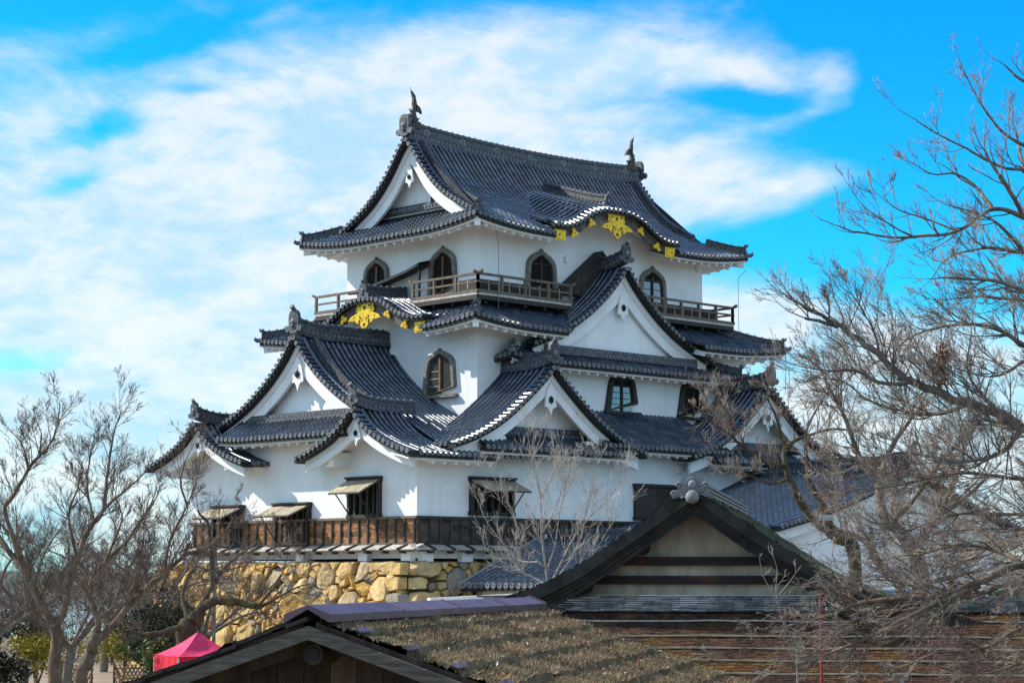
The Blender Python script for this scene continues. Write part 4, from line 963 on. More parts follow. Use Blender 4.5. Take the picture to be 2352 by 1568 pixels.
wr = V3(20, -6, -4.8); wing = thing('side_wing', 'white gabled side wing of the castle behind the bare trees at right', 'building', wr)
dW = drop_from([(0, 0), (2, .72), (4, 1.38), (6, 1.95), (9.6, 2.75)])
gable(wr, wing, 'gable', V3(20.7, -9.3, 3.95), -YY, dW, (9.6, 9.4), 9.2, (1, 1), rake=.46, verge=.42, bw=.42, wall_in=1.0, wall_bot=-4.8, ps=.7, pz=1.0, rd=(.34, .6, .2), os_=.9, wall_w=(8.6, 8.6))
mb = MB(); mb.abox(12.2, 29, -8.2, -.3, -4.8, .9, 0, .5); mb.build('wall', ['plaster'], wing, wr)
mb = MB()
for k in range(6): mb.bar(V3(12.0+k*1.6, -8.35, 1.2-.2), V3(12.0+k*1.6, -8.25, -1.4), .25, .1, 0) if False else None
wl = thing('boundary_wall', 'long white plastered wall with a grey tiled coping beyond the trees at right', 'wall', at(2150, 1400, 70)*V3(1, 1, 0)+V3(0, 0, -4.8)); wlr = at(2150, 1400, 70)*V3(1, 1, 0)+V3(0, 0, -4.8)
a, c = at(1900, 1300, 74), at(2300, 1330, 66); a[2] = c[2] = 0
b = MB(); b.bar(a+Z*-3.2, c+Z*-3.2, .35, 3.2, 0, .5); b.build('wall', ['plaster'], wl, wlr)
b = MB(); b.sweep(np.array([a-Z*1.6, c-Z*1.6]), [(-.6, 0), (-.5, .1), (0, .42), (.5, .1), (.6, 0)], 0, .5); b.build('coping', ['tile'], wl, wlr)

# ------------------------------------------------------------------ foreground: thatched shed and mossy gabled storehouse
def frame_of(deg):
    t = math.radians(deg); return D0*math.cos(t)+RT*math.sin(t), RT*math.cos(t)-D0*math.sin(t)
h1, l1 = frame_of(11.8); A1 = at(712, 1428, 18.); sr = A1-Z*2.6
shed = thing('thatched_shed', 'low wooden shed with a mossy brown roof and purple copper ridge cap in front', 'shed', sr)
sl1 = .348; D1 = 9.5
P1 = lambda q, s, dz=0.: A1+l1*q+h1*s+Z*(dz-abs(q)*sl1)
rg = np.random.default_rng(2)
for sg in (1, -1):
    wq = 3.6 if sg == 1 else 4.2; nq, ns = (190, 260) if sg == 1 else (60, 30)
    Q = np.linspace(.05, wq, nq); S = np.linspace(.0, D1, ns); b = MB()
    QQ, S2 = np.meshgrid(Q, S, indexing='ij'); step = np.floor(QQ/.42)
    zz = .02+.05*((QQ/.42) % 1)+rg.normal(0, .012, QQ.shape)+.02*np.sin(S2*3.1+step)*np.sin(S2*1.3+2*step)
    sag = .03*np.sin(S2*.6)
    pts = A1+(QQ*sg)[..., None]*l1+S2[..., None]*h1+Z*(zz-QQ*sl1+sag*0)[..., None]
    b.grid(pts, 0, .5, True)
    b.grid(np.array([[P1(sg*q, s, -.03) for s in (0, D1)] for q in (0, wq)]), 1, .3)
    b.grid(np.array([[P1(sg*q, 0, z) for q in np.linspace(.05, wq, 40)] for z in (-.03, .02)]), 1, .3)
    ro = b.build('roof', ['thatch', 'old_plank'], shed, sr)
    if sg == 1:
        b = MB(); N = 52000; q = rg.uniform(.22, wq, N); s = rg.uniform(.05, D1-.03, N); fr = (q/.42) % 1
        keep_ = (fr > .0) & (fr < .975); q, s, fr = q[keep_], s[keep_], fr[keep_]; N = len(q)
        base = A1+l1*q[:, None]+h1*s[:, None]+Z*(.012+.05*fr-q*sl1)[:, None]
        dv = rg.normal(0, .5, (N, 3)); dv[:, 2] = rg.uniform(.3, 1.2, N); dv += l1*.25; dv = nrm(dv); ln = rg.uniform(.025, .065, N)*np.where(rg.random(N) < .08, 1.7, 1); sd = nrm(np.cross(dv, rg.normal(0, 1, (N, 3))))*.0065
        v = np.stack([base-sd, base+sd, base+dv*ln[:, None]], 1).reshape(-1, 3)
        clump = .5+.35*np.sin(q*5.1+2*np.sin(s*2.2))*np.sin(s*1.7+q*2.)
        b.add(v, np.arange(3*N).reshape(-1, 3), 0, np.clip(clump+rg.normal(0, .2, N), 0, 1))
        mo = b.build('roof_moss', ['moss_blade'], ro, sr); mo['kind'] = 'stuff'
        b = MB(); M2 = 330; q = rg.uniform(.1, wq, M2); s = rg.uniform(.05, D1, M2)
        for i in range(M2):
            c = P1(q[i], s[i], .09); t = rg.normal(0, 1, 3); t[2] *= .3; t = nrm(t); u = nrm(np.cross(t, Z+rg.normal(0, .4, 3))); L_ = rg.uniform(.012, .03)
            b.poly([c-t*L_, c+u*L_*.6, c+t*L_, c-u*L_*.6], int(rg.random() < .45))
        lo = b.build('fallen_leaves', ['leaf_red', 'grey_wood'], ro, sr); lo['kind'] = 'stuff'
        b = MB()
        for k in range(1, 8):
            b.prism(np.array([P1(k*.42-.05, s_, .075) for s_ in (-.01, 0, 0, -.01)]) if False else np.array([P1(k*.42-.03, -.02, .078), P1(k*.42+.03, -.02, .07), P1(k*.42+.03, .40, .07), P1(k*.42-.03, .40, .078)]), Z*.012, 0)
        b.build('copper_strip', ['purple_copper'], ro, sr)
# ridge cap in lapped lengths
for k in range(4):
    b = MB(); s0, s1 = k*D1/4-.08*(k == 0), (k+1)*D1/4+.05; up = .13
    sec = [(-.21, up-.14), (-.21, up-.075), (0, up+.005), (.21, up-.075), (.21, up-.14), (.19, up-.14), (0, up-.03), (-.19, up-.14)]
    b.sweep(np.array([A1+h1*s_+Z*(.004*(3-k)) for s_ in (s0, s1)]), sec, 0); b.tube([A1+h1*(s1-.06)+l1*x+Z*(y+.006) for x, y in ((-.21, up-.075), (0, up+.005), (.21, up-.075))], .014, 5, 0)
    b.build('ridge_cap', ['purple_copper'], shed, sr)
for sg in (1, -1):
    b = MB(); wq = 3.6 if sg == 1 else 4.2
    b.sweep(np.array([P1(sg*q, -.03, -.09) for q in np.linspace(0, wq, 6)]), [(-.035, -.055), (-.035, .06), (.035, .06), (.035, -.055)], 0, None, vert=True)
    b.sweep(np.array([P1(sg*q, .30, -.16) for q in np.linspace(0, wq, 6)]), [(-.04, -.06), (-.04, .08), (.04, .08), (.04, -.06)], 1, .1, vert=True); b.build('bargeboard', ['barge_wood', 'old_plank'], shed, sr)
if True:    # ragged shingles along the near verge of the left slope
    b = MB()
    for q in np.arange(.1, 4.2, .16):
        z0 = .03+rg.normal(0, .010); b.box(P1(-q, .12, z0), nrm(-l1-Z*sl1)*.10, h1*(.15+rg.uniform(0, .05)), Z*.018, int(rg.random() < .3))
    b.build('verge_shingles', ['dark_barge', 'mossy_shingle'], shed, sr)
b = MB()
for k, x in enumerate(np.arange(-3.6, 3.6, .24)):
    zt = -abs(x+.12)*sl1-.22; b.prism(np.array([A1+l1*x+h1*.62+Z*(-2.6), A1+l1*(x+.232)+h1*.62+Z*(-2.6), A1+l1*(x+.232)+h1*.62+Z*(-abs(x+.232)*sl1-.1), A1+l1*x+h1*.62+Z*(-abs(x)*sl1-.1)]), h1*.03)
b.build('plank_wall', ['old_plank'], shed, sr)
b = MB(); b.tube([A1+Z*-.27+h1*s for s in (.10, .12, .7)], [.088, .10, .10], 14, 0); b.tube([A1+Z*-.27+h1*s for s in (.085, .10)], [.055, .06], 12, 1)
b.build('ridge_log', ['old_plank', 'red_beam'], shed, sr)
for q in (-2.5, 1.55):
    b = MB(); b.tube([P1(q, s, -.36) for s in (.14, .16, .7)], [.08, .09, .09], 12, 0); b.tube([P1(q, s, -.36) for s in (.125, .14)], [.05, .055], 10, 1); b.build('purlin_log', ['old_plank', 'red_beam'], shed, sr)

h2, l2 = frame_of(9.8); A2 = at(1592, 1136, 30.); st = A2-Z*4.4
store = thing('gabled_storehouse', 'old storehouse with cream plastered gable, mossy shingle roof and scrolled ridge tile', 'building', st)
dH = drop_from([(0, 0), (1, .69), (1.75, 1.17), (2.4, 1.47), (3.4, 1.76), (4.6, 2.05)])
P2 = lambda q, s, dz=0.: A2+l2*q+h2*s+Z*(dz-float(dH(abs(q))))
D2 = 11.5
for sg in (1, -1):
    wq = 5.4 if sg == 1 else 3.0; b = MB(); Q = np.linspace(0, wq, 60); S = np.linspace(0, D2, 110)
    QQ, S2 = np.meshgrid(Q, S, indexing='ij'); z = -dH(QQ)+rg.normal(0, .010, QQ.shape)+.012*((QQ/.12) % 1)+np.minimum(.13, QQ*.35)
    b.grid(A2+(QQ*sg)[..., None]*l2+S2[..., None]*h2+Z*z[..., None], 0, .5)
    def loft(pr, m):
        rows = [[P2(sg*q, s, dz+(min(.13, q*.35) if dz > -.01 else 0)) for s, dz in pr] for q in np.linspace(0, wq, 40)]; b.grid(np.array(rows), m, .4)
    loft([(0, -.0), (-.02, -.07), (.5, -.07)], 1); loft([(.03, -.07), (.03, -.13), (.06, -.13), (.06, -.19), (.6, -.19)], 1)
    ro2 = b.build('roof', ['mossy_shingle', 'dark_barge'], store, st)
    b = MB(); rows = [[P2(sg*q, s, dz) for s, dz in ((.09, -.17), (.09, -.27), (.17, -.27), (.17, -.17))] for q in np.linspace(0, wq, 24)]; b.grid(np.array(rows), 0, .3); b.build('bargeboard', ['dark_barge'], store, st)
b = MB(); N = 9000; q = rg.uniform(.1, 4.4, N); s = rg.uniform(.0, 9, N); base = A2+l2*q[:, None]+h2*s[:, None]-Z*(dH(q)-.12)[:, None]
dv = nrm(rg.normal(0, .6, (N, 3))+Z); sd = nrm(np.cross(dv, rg.normal(0, 1, (N, 3))))*.014
b.add(np.stack([base-sd, base+sd, base+dv*rg.uniform(.02, .06, N)[:, None]], 1).reshape(-1, 3), np.arange(3*N).reshape(-1, 3), 0, rg.random(N)); mo = b.build('roof_moss', ['moss_green'], store, st); mo['kind'] = 'stuff'
b = MB(); zb_ = -1.42
pts = [(q, -float(dH(abs(q)))-.12) for q in np.linspace(-2.3, 2.3, 40) if -float(dH(abs(q)))-.12 > zb_]
b.prism(np.array([A2+l2*q+h2*.62+Z*z for q, z in pts]+[A2+l2*pts[-1][0]+h2*.62+Z*zb_, A2+l2*pts[0][0]+h2*.62+Z*zb_]), h2*.2, 0, .5); b.build('gable_wall', ['plaster_aged'], store, st)
for z in (-.93, -1.20):
    b = MB(); wd_ = 1.18 if z > -1 else 1.55; b.box(A2+h2*.58+Z*z, l2*wd_, h2*.05, Z*.062, 0); b.build('tie_beam', ['red_beam'], store, st)
for q, z in ((-.78, -.74), (.80, -.72), (-1.62, -1.30), (1.72, -1.28), (0, -.16)):
    b = MB(); b.tube([A2+l2*q+Z*z+h2*s for s in (.2, .22, .7)], [.085, .10, .10], 12, 0); b.build('purlin_log', ['dark_barge'], store, st)
b = MB()   # ridge: courses of grey tile
for k, (w_, z0, z1) in enumerate(((.17, .0, .05), (.13, .05, .09), (.16, .09, .11), (.11, .11, .16), (.14, .16, .18))): b.sweep(np.array([A2+h2*s for s in (.08, D2-1)]), [(-w_, z0), (-w_, z1), (w_, z1), (w_, z0)], 0, .3+.12*k)
b.tube([A2+h2*s+Z*.20 for s in (.1, D2-1)], .06, 10, 0, .8)
for s in np.arange(.1, D2-1, .24): b.tube([A2+h2*s+Z*.20, A2+h2*(s+.025)+Z*.20], .068, 10, 0, .4)
b.build('ridge', ['onigawara'], store, st)
b = MB(); f2 = -h2; c = A2+f2*.03+Z*.02
half = [(0, .36), (.10, .355), (.19, .31), (.23, .24), (.24, .19), (.29, .20), (.32, .16), (.29, .11), (.27, .08), (.34, .06), (.41, -.0), (.42, -.06), (.36, -.10), (.29, -.08), (.16, -.03), (0, .0)]
pts = np.array([c+l2*x*.74+Z*y*.74 for x, y in half+[(-x, y) for x, y in half[::-1]][1:-1]]); b.prism(pts, f2*.07, 0, .5)
b.tube([c+f2*.07+Z*.126, c+f2*.10+Z*.126, c+f2*.11+Z*.126], [.064, .056, .03], 12, 0, .5); b.tube([c+f2*.065+l2*(.093*math.cos(t))+Z*(.126+.093*math.sin(t)) for t in np.linspace(-.4, 3.6, 18)], .017, 6, 0, .8)
for sg in (-1, 1):
    for x, y, r0 in ((.178, .104, .055), (.252, -.015, .052), (.118, .037, .041)):
        th = np.linspace(0, 7.5, 30); b.tube([c+f2*.085+l2*sg*(x+r0*(1-t/9)*math.cos(t))+Z*(y+r0*(1-t/9)*math.sin(t)) for t in th], .015, 6, 0, .85)
        b.tube([c+f2*.06+l2*sg*x+Z*y, c+f2*.12+l2*sg*x+Z*y], [r0*.45, r0*.2], 8, 0, .5)
b.build('ridge_end_tile', ['onigawara'], store, st)
b = MB(); cc_ = c+f2*.12-Z*.055; th = np.linspace(-np.pi/2, np.pi/2, 11); b.tube([cc_+f2*.098*math.sin(t) for t in th], [max(.004, .098*math.cos(t)) for t in th], 18, 0, .6); b.build('ball_finial', ['onigawara'], store, st)
# skirt roof below the gable: slate band, shaded shingles, pale drip strips
b = MB()
for k in range(7):
    z = -1.425-.032*k
    for x in np.arange(-3.2+.1*(k % 2), 8.5, .26): b.box(A2+l2*(x+.12)+h2*(.52-.03*k)+Z*(z-.014), l2*.126, h2*.12, Z*(.0135+rg.uniform(-.002, .002)), 0)
b.build('slate_band', ['slate_band'], store, st)
PS = lambda x, r, dz=0.: A2+l2*x+h2*(.36-r)+Z*(-1.64-.50*r+dz)
b = MB(); row = 0
for r_ in np.arange(0, 3.1, .04):
    x = -3.2+rg.uniform(0, .1)
    while x < 9.0:
        w_ = rg.uniform(.06, .13); zz = rg.normal(0, .002); t = rg.random()
        v = [PS(x, r_, .014+zz), PS(x+w_-.006, r_, .014+zz), PS(x+w_-.006, r_+.046, .022+zz), PS(x, r_+.046, .022+zz), PS(x, r_+.046, .006), PS(x+w_-.006, r_+.046, .006)]
        b.add(v, [[0, 1, 2, 3], [3, 2, 5, 4]], 0, t); x += w_
b.grid(np.array([[PS(x, r_) for r_ in (0, 3.2)] for x in (-3.2, 9.)]), 1)
sk = b.build('skirt_roof', ['shingle', 'dark_barge'], store, st)
for r_ in (.34, .74, 1.05, 1.36, 1.68, 2.0):
    b = MB(); P_ = [PS(x, r_, .040+.006*math.sin(x*2.3+r_)+rg.normal(0, .002)) for x in np.linspace(-3.1, 8.2, 60)]
    b.sweep(np.array(P_), [(-.014, -.012), (-.014, .008), (.014, .008), (.014, -.012)], 0, .5); b.build('drip_strip', ['pale_strip' if r_ > .5 else 'grey_wood'], sk, st)
b = MB(); b.abox(-1, 1, -1, 1, 0, 1); b = MB()
b.box(A2+l2*1.2+h2*6+Z*-3.3, l2*2.0, h2*5.3, Z*1.1, 0); b.build('wall', ['old_plank'], store, st)

# ------------------------------------------------------------------ small things
P_ = at(1887, 1575, 24); b = MB(); b.tube([V3(P_[0], P_[1], -4.8), at(1884, 1355, 24)], [.02, .017], 8, 0, .5); tag(b.build('iron_pole', ['red_paint']), 'thin rust red iron pole standing before the shingle roof', 'pole')
P_ = at(491, 1460, 74); b = MB(); b.box(V3(P_[0], P_[1], -2.3), RT*.055, D0*.055, Z*2.6, 0, .5); tag(b.build('wooden_post', ['post_wood']), 'grey wooden post standing in front of the ochre stones', 'post')
# tent
c0 = at(455, 1450, 64); tr_ = V3(c0[0], c0[1], -4.7); tent = thing('canopy_tent', 'pink red pop up canopy tent pitched at the foot of the stone base', 'tent', tr_)
ta, tb_ = nrm(RT*.86+D0*.5), nrm(D0*.86-RT*.5); HW = 1.0
zE = float(at(455, 1500, 64)[2])-.05; cen = c0-Z*0; crn = [cen*V3(1, 1, 0)+ta*HW*x+tb_*HW*y+Z*zE for x, y in ((-1, -1), (1, -1), (1, 1), (-1, 1))]
b = MB()
for i in range(4):
    a, c = crn[i], crn[(i+1) % 4]; rows = []
    for u in np.linspace(0, 1, 12):
        e_ = a+(c-a)*u; rows.append([e_+(cen-e_)*t+Z*(-.16*math.sin(math.pi*t)*(.4+.6*math.sin(math.pi*u))+.012*math.sin(40*t+9*u)*math.sin(math.pi*u)) for t in np.linspace(0, 1, 16)])
    b.grid(np.array(rows), 0, .5, True)
b.build('canopy', ['pink_canvas'], tent, tr_)
for i in range(4):
    a, c = crn[i], crn[(i+1) % 4]; b = MB(); b.grid(np.array([[a+(c-a)*u-Z*h_+nrm(np.cross(c-a, Z))*.015*math.sin(u*25) for u in np.linspace(0, 1, 20)] for h_ in (0, .3, .62)]), 0, .5); b.build('valance', ['red_canvas'], tent, tr_)
    b = MB(); b.tube([V3(a[0], a[1], -4.75), a-Z*.05], .025, 6, 0, .5); b.build('leg', ['steel'], tent, tr_)
# bamboo lattice fence
def lattice(name, a, c, h, label, n):
    a = V3(a[0], a[1], -4.8); c = V3(c[0], c[1], -4.8); L = np.linalg.norm(c-a); d = (c-a)/L; nn = np.cross(Z, d); b = MB()
    for k in range(n):
        x = L*k/n
        for sg in (-1, 1):
            x1 = x+sg*h*.55; q0, q1 = x, min(max(x1, 0), L); hh = h*abs(q1-q0)/(h*.55)
            b.tube([a+d*q0+nn*.02*sg+Z*.05, a+d*q1+nn*.02*sg+Z*(hh+.05)], .028, 5, 0)
    for z in (.25, .55, .9): b.tube([a+nn*.05+Z*h*z, c+nn*.05+Z*h*z], .028, 5, 0)
    for k in range(int(L/1.6)+1): b.tube([a+d*min(L, k*1.6), a+d*min(L, k*1.6)+Z*(h+.12)], .045, 7, 1)
    tag(b.build(name, ['bamboo', 'bark_brown']), label, 'fence')
lattice('lattice_fence', at(262, 1548, 75), at(352, 1548, 75), .95, 'brown bamboo lattice fence left of the pink tent', 10)
lattice('lattice_fence', at(142, 1548, 77), at(212, 1548, 76), .85, 'lower bamboo fence between the two sunlit tree trunks', 11)
# white boards by the entrance house
for k, (v0, v1, d0_, d1_) in enumerate(((1377, 1358, 55, 58), (1388, 1370, 53, 56))):
    a, c = at(985+12*k, v0, d0_), at(1360, v1, d1_); b = MB(); b.bar(a, c, .16, .10, 0, .5); b.bar(a-Z*.16, c-Z*.16, .08, .10, 0, .2)
    for t in np.linspace(.03, .97, 6): p_ = a+(c-a)*t; b.bar(p_-Z*.1, V3(p_[0], p_[1], -4.8), .09, .09, 0, .3, up=D0)
    tag(b.build('wooden_handrail', ['white_board']), ('upper' if k == 0 else 'lower')+' pale wooden handrail behind the purple ridge cap', 'handrail')

# ------------------------------------------------------------------ trees
def crom(P_, n=6):
    P_ = np.asarray(P_, float)
    if len(P_) < 3: return np.linspace(P_[0], P_[-1], n+1)
    Q = np.concatenate([[2*P_[0]-P_[1]], P_, [2*P_[-1]-P_[-2]]]); o = []
    for i in range(1, len(Q)-2):
        for t in np.arange(n)/n:
            a, b, c, d = Q[i-1:i+3]; o.append(.5*(2*b+(c-a)*t+(2*a-5*b+4*c-d)*t*t+(3*b-a-3*c+d)*t**3))
    return np.array(o+[P_[-1]])
def tubes(mb, P_, R_, sides, m=0, tint=None):
    """Many thin branches at once: P_ (N,K,3), R_ (N,K)."""
    N, K = P_.shape[:2]
    t = nrm(np.gradient(P_, axis=1)); ref = np.where((np.abs(t[..., 2:]) > .9), V3(1, 0, 0), Z); l = nrm(np.cross(t, ref)); u = np.cross(l, t)
    th = np.arange(sides)*2*np.pi/sides
    ring = P_[:, :, None]+R_[:, :, None, None]*(np.cos(th)[:, None]*l[:, :, None]+np.sin(th)[:, None]*u[:, :, None])
    i = np.arange(N*K*sides).reshape(N, K, sides); i2 = np.roll(i, -1, 2)
    f = np.stack([i[:, :-1], i2[:, :-1], i2[:, 1:], i[:, 1:]], -1).reshape(-1, 4)
    tn = np.repeat(rng.random(N) if tint is None else tint, (K-1)*sides)
    mb.add(ring.reshape(-1, 3), f, m, tn, True)
def grow(mbs, starts, dirs, lens, rads, levels, r_, wig=.22, up=.1, K=6, bias=None, droop=0.):
    """Grow branches level by level; each level spawns the next along its length."""
    for li, lv in enumerate(levels):
        N = len(starts)
        if N == 0: return
        d = dirs.copy(); pts = [starts]
        for k in range(K-1):
            d = nrm(d+r_.normal(0, wig, (N, 3))+Z*(up-droop*(k/K))*1.0+(bias if bias is not None else 0)); pts.append(pts[-1]+d*(lens/(K-1))[:, None])
        P_ = np.stack(pts, 1); tp = np.linspace(1, .42 if li < len(levels)-1 else .22, K); R_ = rads[:, None]*tp
        tubes(mbs, P_, R_, 3 if lens.mean() < 1.2 else 5, min(1, li) if lv.get('m') is None else lv['m'])
        nx = lv.get('n', 0)
        if not nx: return
        cnt = np.maximum(1, r_.poisson(nx, N)); idx = np.repeat(np.arange(N), cnt); M = len(idx)
        t = r_.uniform(lv.get('t0', .22), 1., M); kf = t*(K-1); k0 = np.minimum(kf.astype(int), K-2); fr = (kf-k0)[:, None]
        s_ = P_[idx, k0]*(1-fr)+P_[idx, k0+1]*fr; td = nrm(P_[idx, k0+1]-P_[idx, k0])
        pr = nrm(np.cross(td, r_.normal(0, 1, (M, 3)))); an = np.radians(r_.uniform(lv.get('a0', 25), lv.get('a1', 62), M))[:, None]
        dirs = nrm(td*np.cos(an)+pr*np.sin(an)); starts = s_
        lens = lens[idx]*lv.get('ratio', .5)*r_.uniform(.55, 1.25, M)*(1.15-.5*t); rads = np.maximum(rads[idx]*(1-.55*t)*lv.get('rr', .6), lv.get('rmin', .003))
def tree(name, label, cat, root, limbs, bark, twig, seed, levels, every=.5, l0=1.4, up=.1, wig=.13, group=None, rt=.5, tmin=.15, droop=0., bias=None, rmin=.006, twig0=None, tmax=1.):
    """limbs: list of (points, r0, r1, twigs 0/1); twigs sprout along each limb."""
    r_ = np.random.default_rng(seed); t = thing(name, label, cat, root, group); tk = MB(); cr = MB(); S_, D_, L_, Rd = [], [], [], []
    for li in limbs:
        P_ = crom(li[0]); K = len(P_); sc = li[1]; jit = r_.normal(0, 1, (K, 3)); jit = (jit+np.roll(jit, 1, 0)+np.roll(jit, -1, 0))/2; P_[1:-1] += jit[1:-1]*min(.03, .16*sc); tt = np.linspace(0, 1, K); R_ = li[1]+(li[2]-li[1])*tt**.9
        tk.tube(P_, R_*(1+.07*r_.normal(0, 1, K)), 9 if li[1] > .06 else 6, 0, .5)
        if li[3]:
            L = np.concatenate([[0], np.cumsum(np.linalg.norm(np.diff(P_, axis=0), axis=1))])
            n = max(2, int(L[-1]*(tmax-tmin)/every*li[3])); d = r_.uniform(tmin, tmax, n)*L[-1]
            for x in list(d)+[L[-1]*.995]:
                c = np.array([np.interp(x, L, P_[:, i]) for i in range(3)]); k = min(np.searchsorted(L, x), K-1); td = nrm(P_[k]-P_[k-1])
                if x > L[-1]*.99: dd = td
                else:
                    pr = nrm(np.cross(td, r_.normal(0, 1, 3))); a = math.radians(r_.uniform(30, 70)); dd = nrm(td*math.cos(a)+pr*math.sin(a)+Z*.25)
                fr_ = x/L[-1]; S_.append(c); D_.append(dd); L_.append(l0*r_.uniform(.5, 1.25)*(1.1-.45*fr_)); Rd.append(max(rmin, min(np.interp(x, L, R_)*rt, .012*l0+.004)))
    tk.build('trunk', [bark], t, root)
    grow(cr, np.array(S_), np.array(D_), np.array(L_), np.array(Rd), levels, r_, wig, up, bias=bias, droop=droop)
    cr.build('crown', [twig0 or bark, twig], t, root); return t
def px(pts, d): return [at(u, v, d+(p[0] if p else 0)) for u, v, *p in pts]
def gp(P_): return V3(P_[0], P_[1], -4.8)
LV = [dict(n=5.5, ratio=.62, a0=20, a1=48, rr=.6, rmin=.006), dict(n=4.6, ratio=.62, a0=20, a1=50, rmin=.0048), dict(n=3.4, ratio=.62, a0=18, a1=50, rmin=.0042), dict()]
# left group
b0 = at(128, 1600, 52); r0 = gp(b0)
tree('bare_tree', 'tall bare tree with forked pale trunk at the far left', 'tree', r0, [
    ([r0]+px([(128, 1523), (127, 1440)], 52), .19, .15, 0),
    (px([(127, 1440), (116, 1424), (89, 1375), (59, 1318), (35, 1286, .3), (0, 1235, .6), (-30, 1180, 1)], 52), .12, .055, 1),
    (px([(59, 1318), (30, 1230, -.3), (10, 1170, -.3), (35, 1133, -.5), (65, 1076, -.5), (116, 1017, -.6), (132, 971, -.7), (136, 925, -.7)], 52), .07, .012, 1),
    (px([(65, 1076, -.5), (50, 1020, -.2), (25, 990, 0)], 52), .03, .01, 1), (px([(90, 1045, -.5), (95, 1000, -.8), (85, 970, -1)], 52), .025, .008, 1),
    (px([(127, 1440), (140, 1415), (154, 1375), (164, 1318), (178, 1286), (194, 1235, .3), (215, 1200, .3), (240, 1167, .5)], 52), .10, .055, 1),
    (px([(240, 1167, .5), (245, 1100, .6), (258, 1010, .7), (278, 945, .8)], 52), .06, .012, 1.2), (px([(240, 1167, .5), (270, 1140, .2), (305, 1112, 0), (330, 1085, 0)], 52), .045, .012, 1),
    (px([(178, 1286), (165, 1230, -.6), (158, 1180, -.8), (175, 1130, -1), (190, 1080, -1)], 52), .05, .012, 1), (px([(35, 1286, .3), (40, 1220, .8), (35, 1160, 1)], 52), .04, .012, 1),
    (px([(215, 1200, .3), (200, 1120, 1), (205, 1060, 1.3), (215, 1010, 1.5)], 52), .04, .012, 1), (px([(110, 1410), (60, 1400, -.8), (0, 1430, -1.5)], 52), .04, .012, 1), (px([(89, 1375), (110, 1330, -.8), (120, 1290, -1)], 52), .04, .012, 1)],
    'bark_brown', 'twig_brown', 21, LV, every=.18, l0=1.02, up=.10)
r1 = gp(at(183, 1600, 50))
tree('bare_tree', 'leaning bare tree with a pale sinuous trunk left of the pink tent', 'tree', r1, [
    ([r1]+px([(188, 1555), (200, 1520), (213, 1487), (222, 1450)], 50), .17, .12, 0),
    (px([(219, 1465), (226, 1430), (218, 1405), (207, 1378), (206, 1350), (216, 1322), (243, 1290), (286, 1249)], 50), .085, .04, 1),
    (px([(286, 1249), (320, 1200, .4), (345, 1160, .6), (360, 1120, .8)], 50), .045, .012, 1), (px([(243, 1290), (262, 1240, -.6), (280, 1190, -.8), (270, 1150, -1)], 50), .045, .012, 1),
    (px([(222, 1476), (259, 1435), (297, 1390), (337, 1347), (378, 1314), (421, 1279), (474, 1260)], 50), .095, .04, 1),
    (px([(474, 1260), (520, 1215, .5), (540, 1180, .8)], 50), .04, .012, 1.2), (px([(378, 1314), (385, 1260, -.4), (400, 1220, -.6), (430, 1160, -.8), (450, 1110, -1)], 50), .05, .012, 1),
    (px([(430, 1160, -.8), (415, 1110, -1), (425, 1060, -1), (445, 1020, -1)], 50), .03, .008, .8), (px([(337, 1347), (325, 1280, .6), (330, 1230, .8)], 50), .045, .012, 1),
    (px([(297, 1390), (310, 1330, -.5), (320, 1290, -.7)], 50), .05, .012, 1), (px([(207, 1378), (190, 1340, -.7), (170, 1320, -1)], 50), .04, .012, 1), (px([(421, 1279), (450, 1300, -.6), (500, 1310, -1), (560, 1300, -1)], 50), .04, .012, 1)],
    'bark_brown', 'twig_brown', 22, LV, every=.18, l0=.95, up=.08)
r2_ = gp(at(430, 1500, 66))
tree('gnarled_tree', 'dark gnarled mossy tree spreading branches across the stone base', 'tree', r2_, [
    ([r2_]+px([(425, 1470), (440, 1430), (456, 1408)], 66), .34, .24, .5), (px([(456, 1408), (478, 1385), (520, 1380), (560, 1385), (594, 1396)], 66), .17, .09, 1.2),
    (px([(594, 1396), (640, 1370, -.6), (690, 1345, -.8), (720, 1340, -1)], 66), .06, .012, 1.2), (px([(594, 1393), (630, 1345), (650, 1310), (660, 1280)], 66), .05, .012, 1),
    (px([(440, 1430), (390, 1445, -.5), (340, 1455, -.8), (300, 1450, -1)], 66), .12, .04, 1), (px([(456, 1408), (490, 1340, .5), (530, 1290, .8), (600, 1240, 1)], 66), .10, .02, 1.2),
    (px([(490, 1340, .5), (485, 1270, .3), (478, 1205, .2), (455, 1170, 0)], 66), .09, .03, .5), (px([(430, 1420), (420, 1360, .8), (440, 1310, 1)], 66), .10, .02, 1.2)],
    'bark_moss', 'twig_brown', 23, LV, every=.26, l0=1.2, up=.06)
for k, (u, d, top, lab) in enumerate(((55, 82, 1180, 'slender bare tree deep in the thicket behind the forked trunk'), (335, 84, 1200, 'distant bare tree standing behind the bamboo lattice fence'), (235, 90, 1230, 'small bare tree far back between the two trunks'), (-30, 70, 1210, 'bushy bare tree cut by the left edge of the view'), (150, 72, 1290, 'low bare tree with spreading twigs right behind the forked trunk'), (455, 86, 1300, 'bare tree peeping out at the far corner of the stone base'))):
    rr_ = gp(at(u, 1540, d)); tp_ = at(u, top, d); lm = [([rr_, rr_+(tp_-rr_)*.35+RT*.2], .2, .14, 0)]; o_ = rr_+(tp_-rr_)*.35+RT*.2
    for j in range(7): a = j*.9; e_ = tp_+RT*3.2*math.cos(a)+D0*2.5*math.sin(a)-Z*rng.uniform(0, 2.2); lm.append(([o_, (o_+e_)/2+Z*.5+RT*rng.normal(0, .4), e_], .09, .015, 1.))
    tree('bare_tree', lab, 'tree', rr_, lm, 'bark_grey', 'twig_brown', 30+k, LV, every=.32, l0=1.5, rmin=.011)
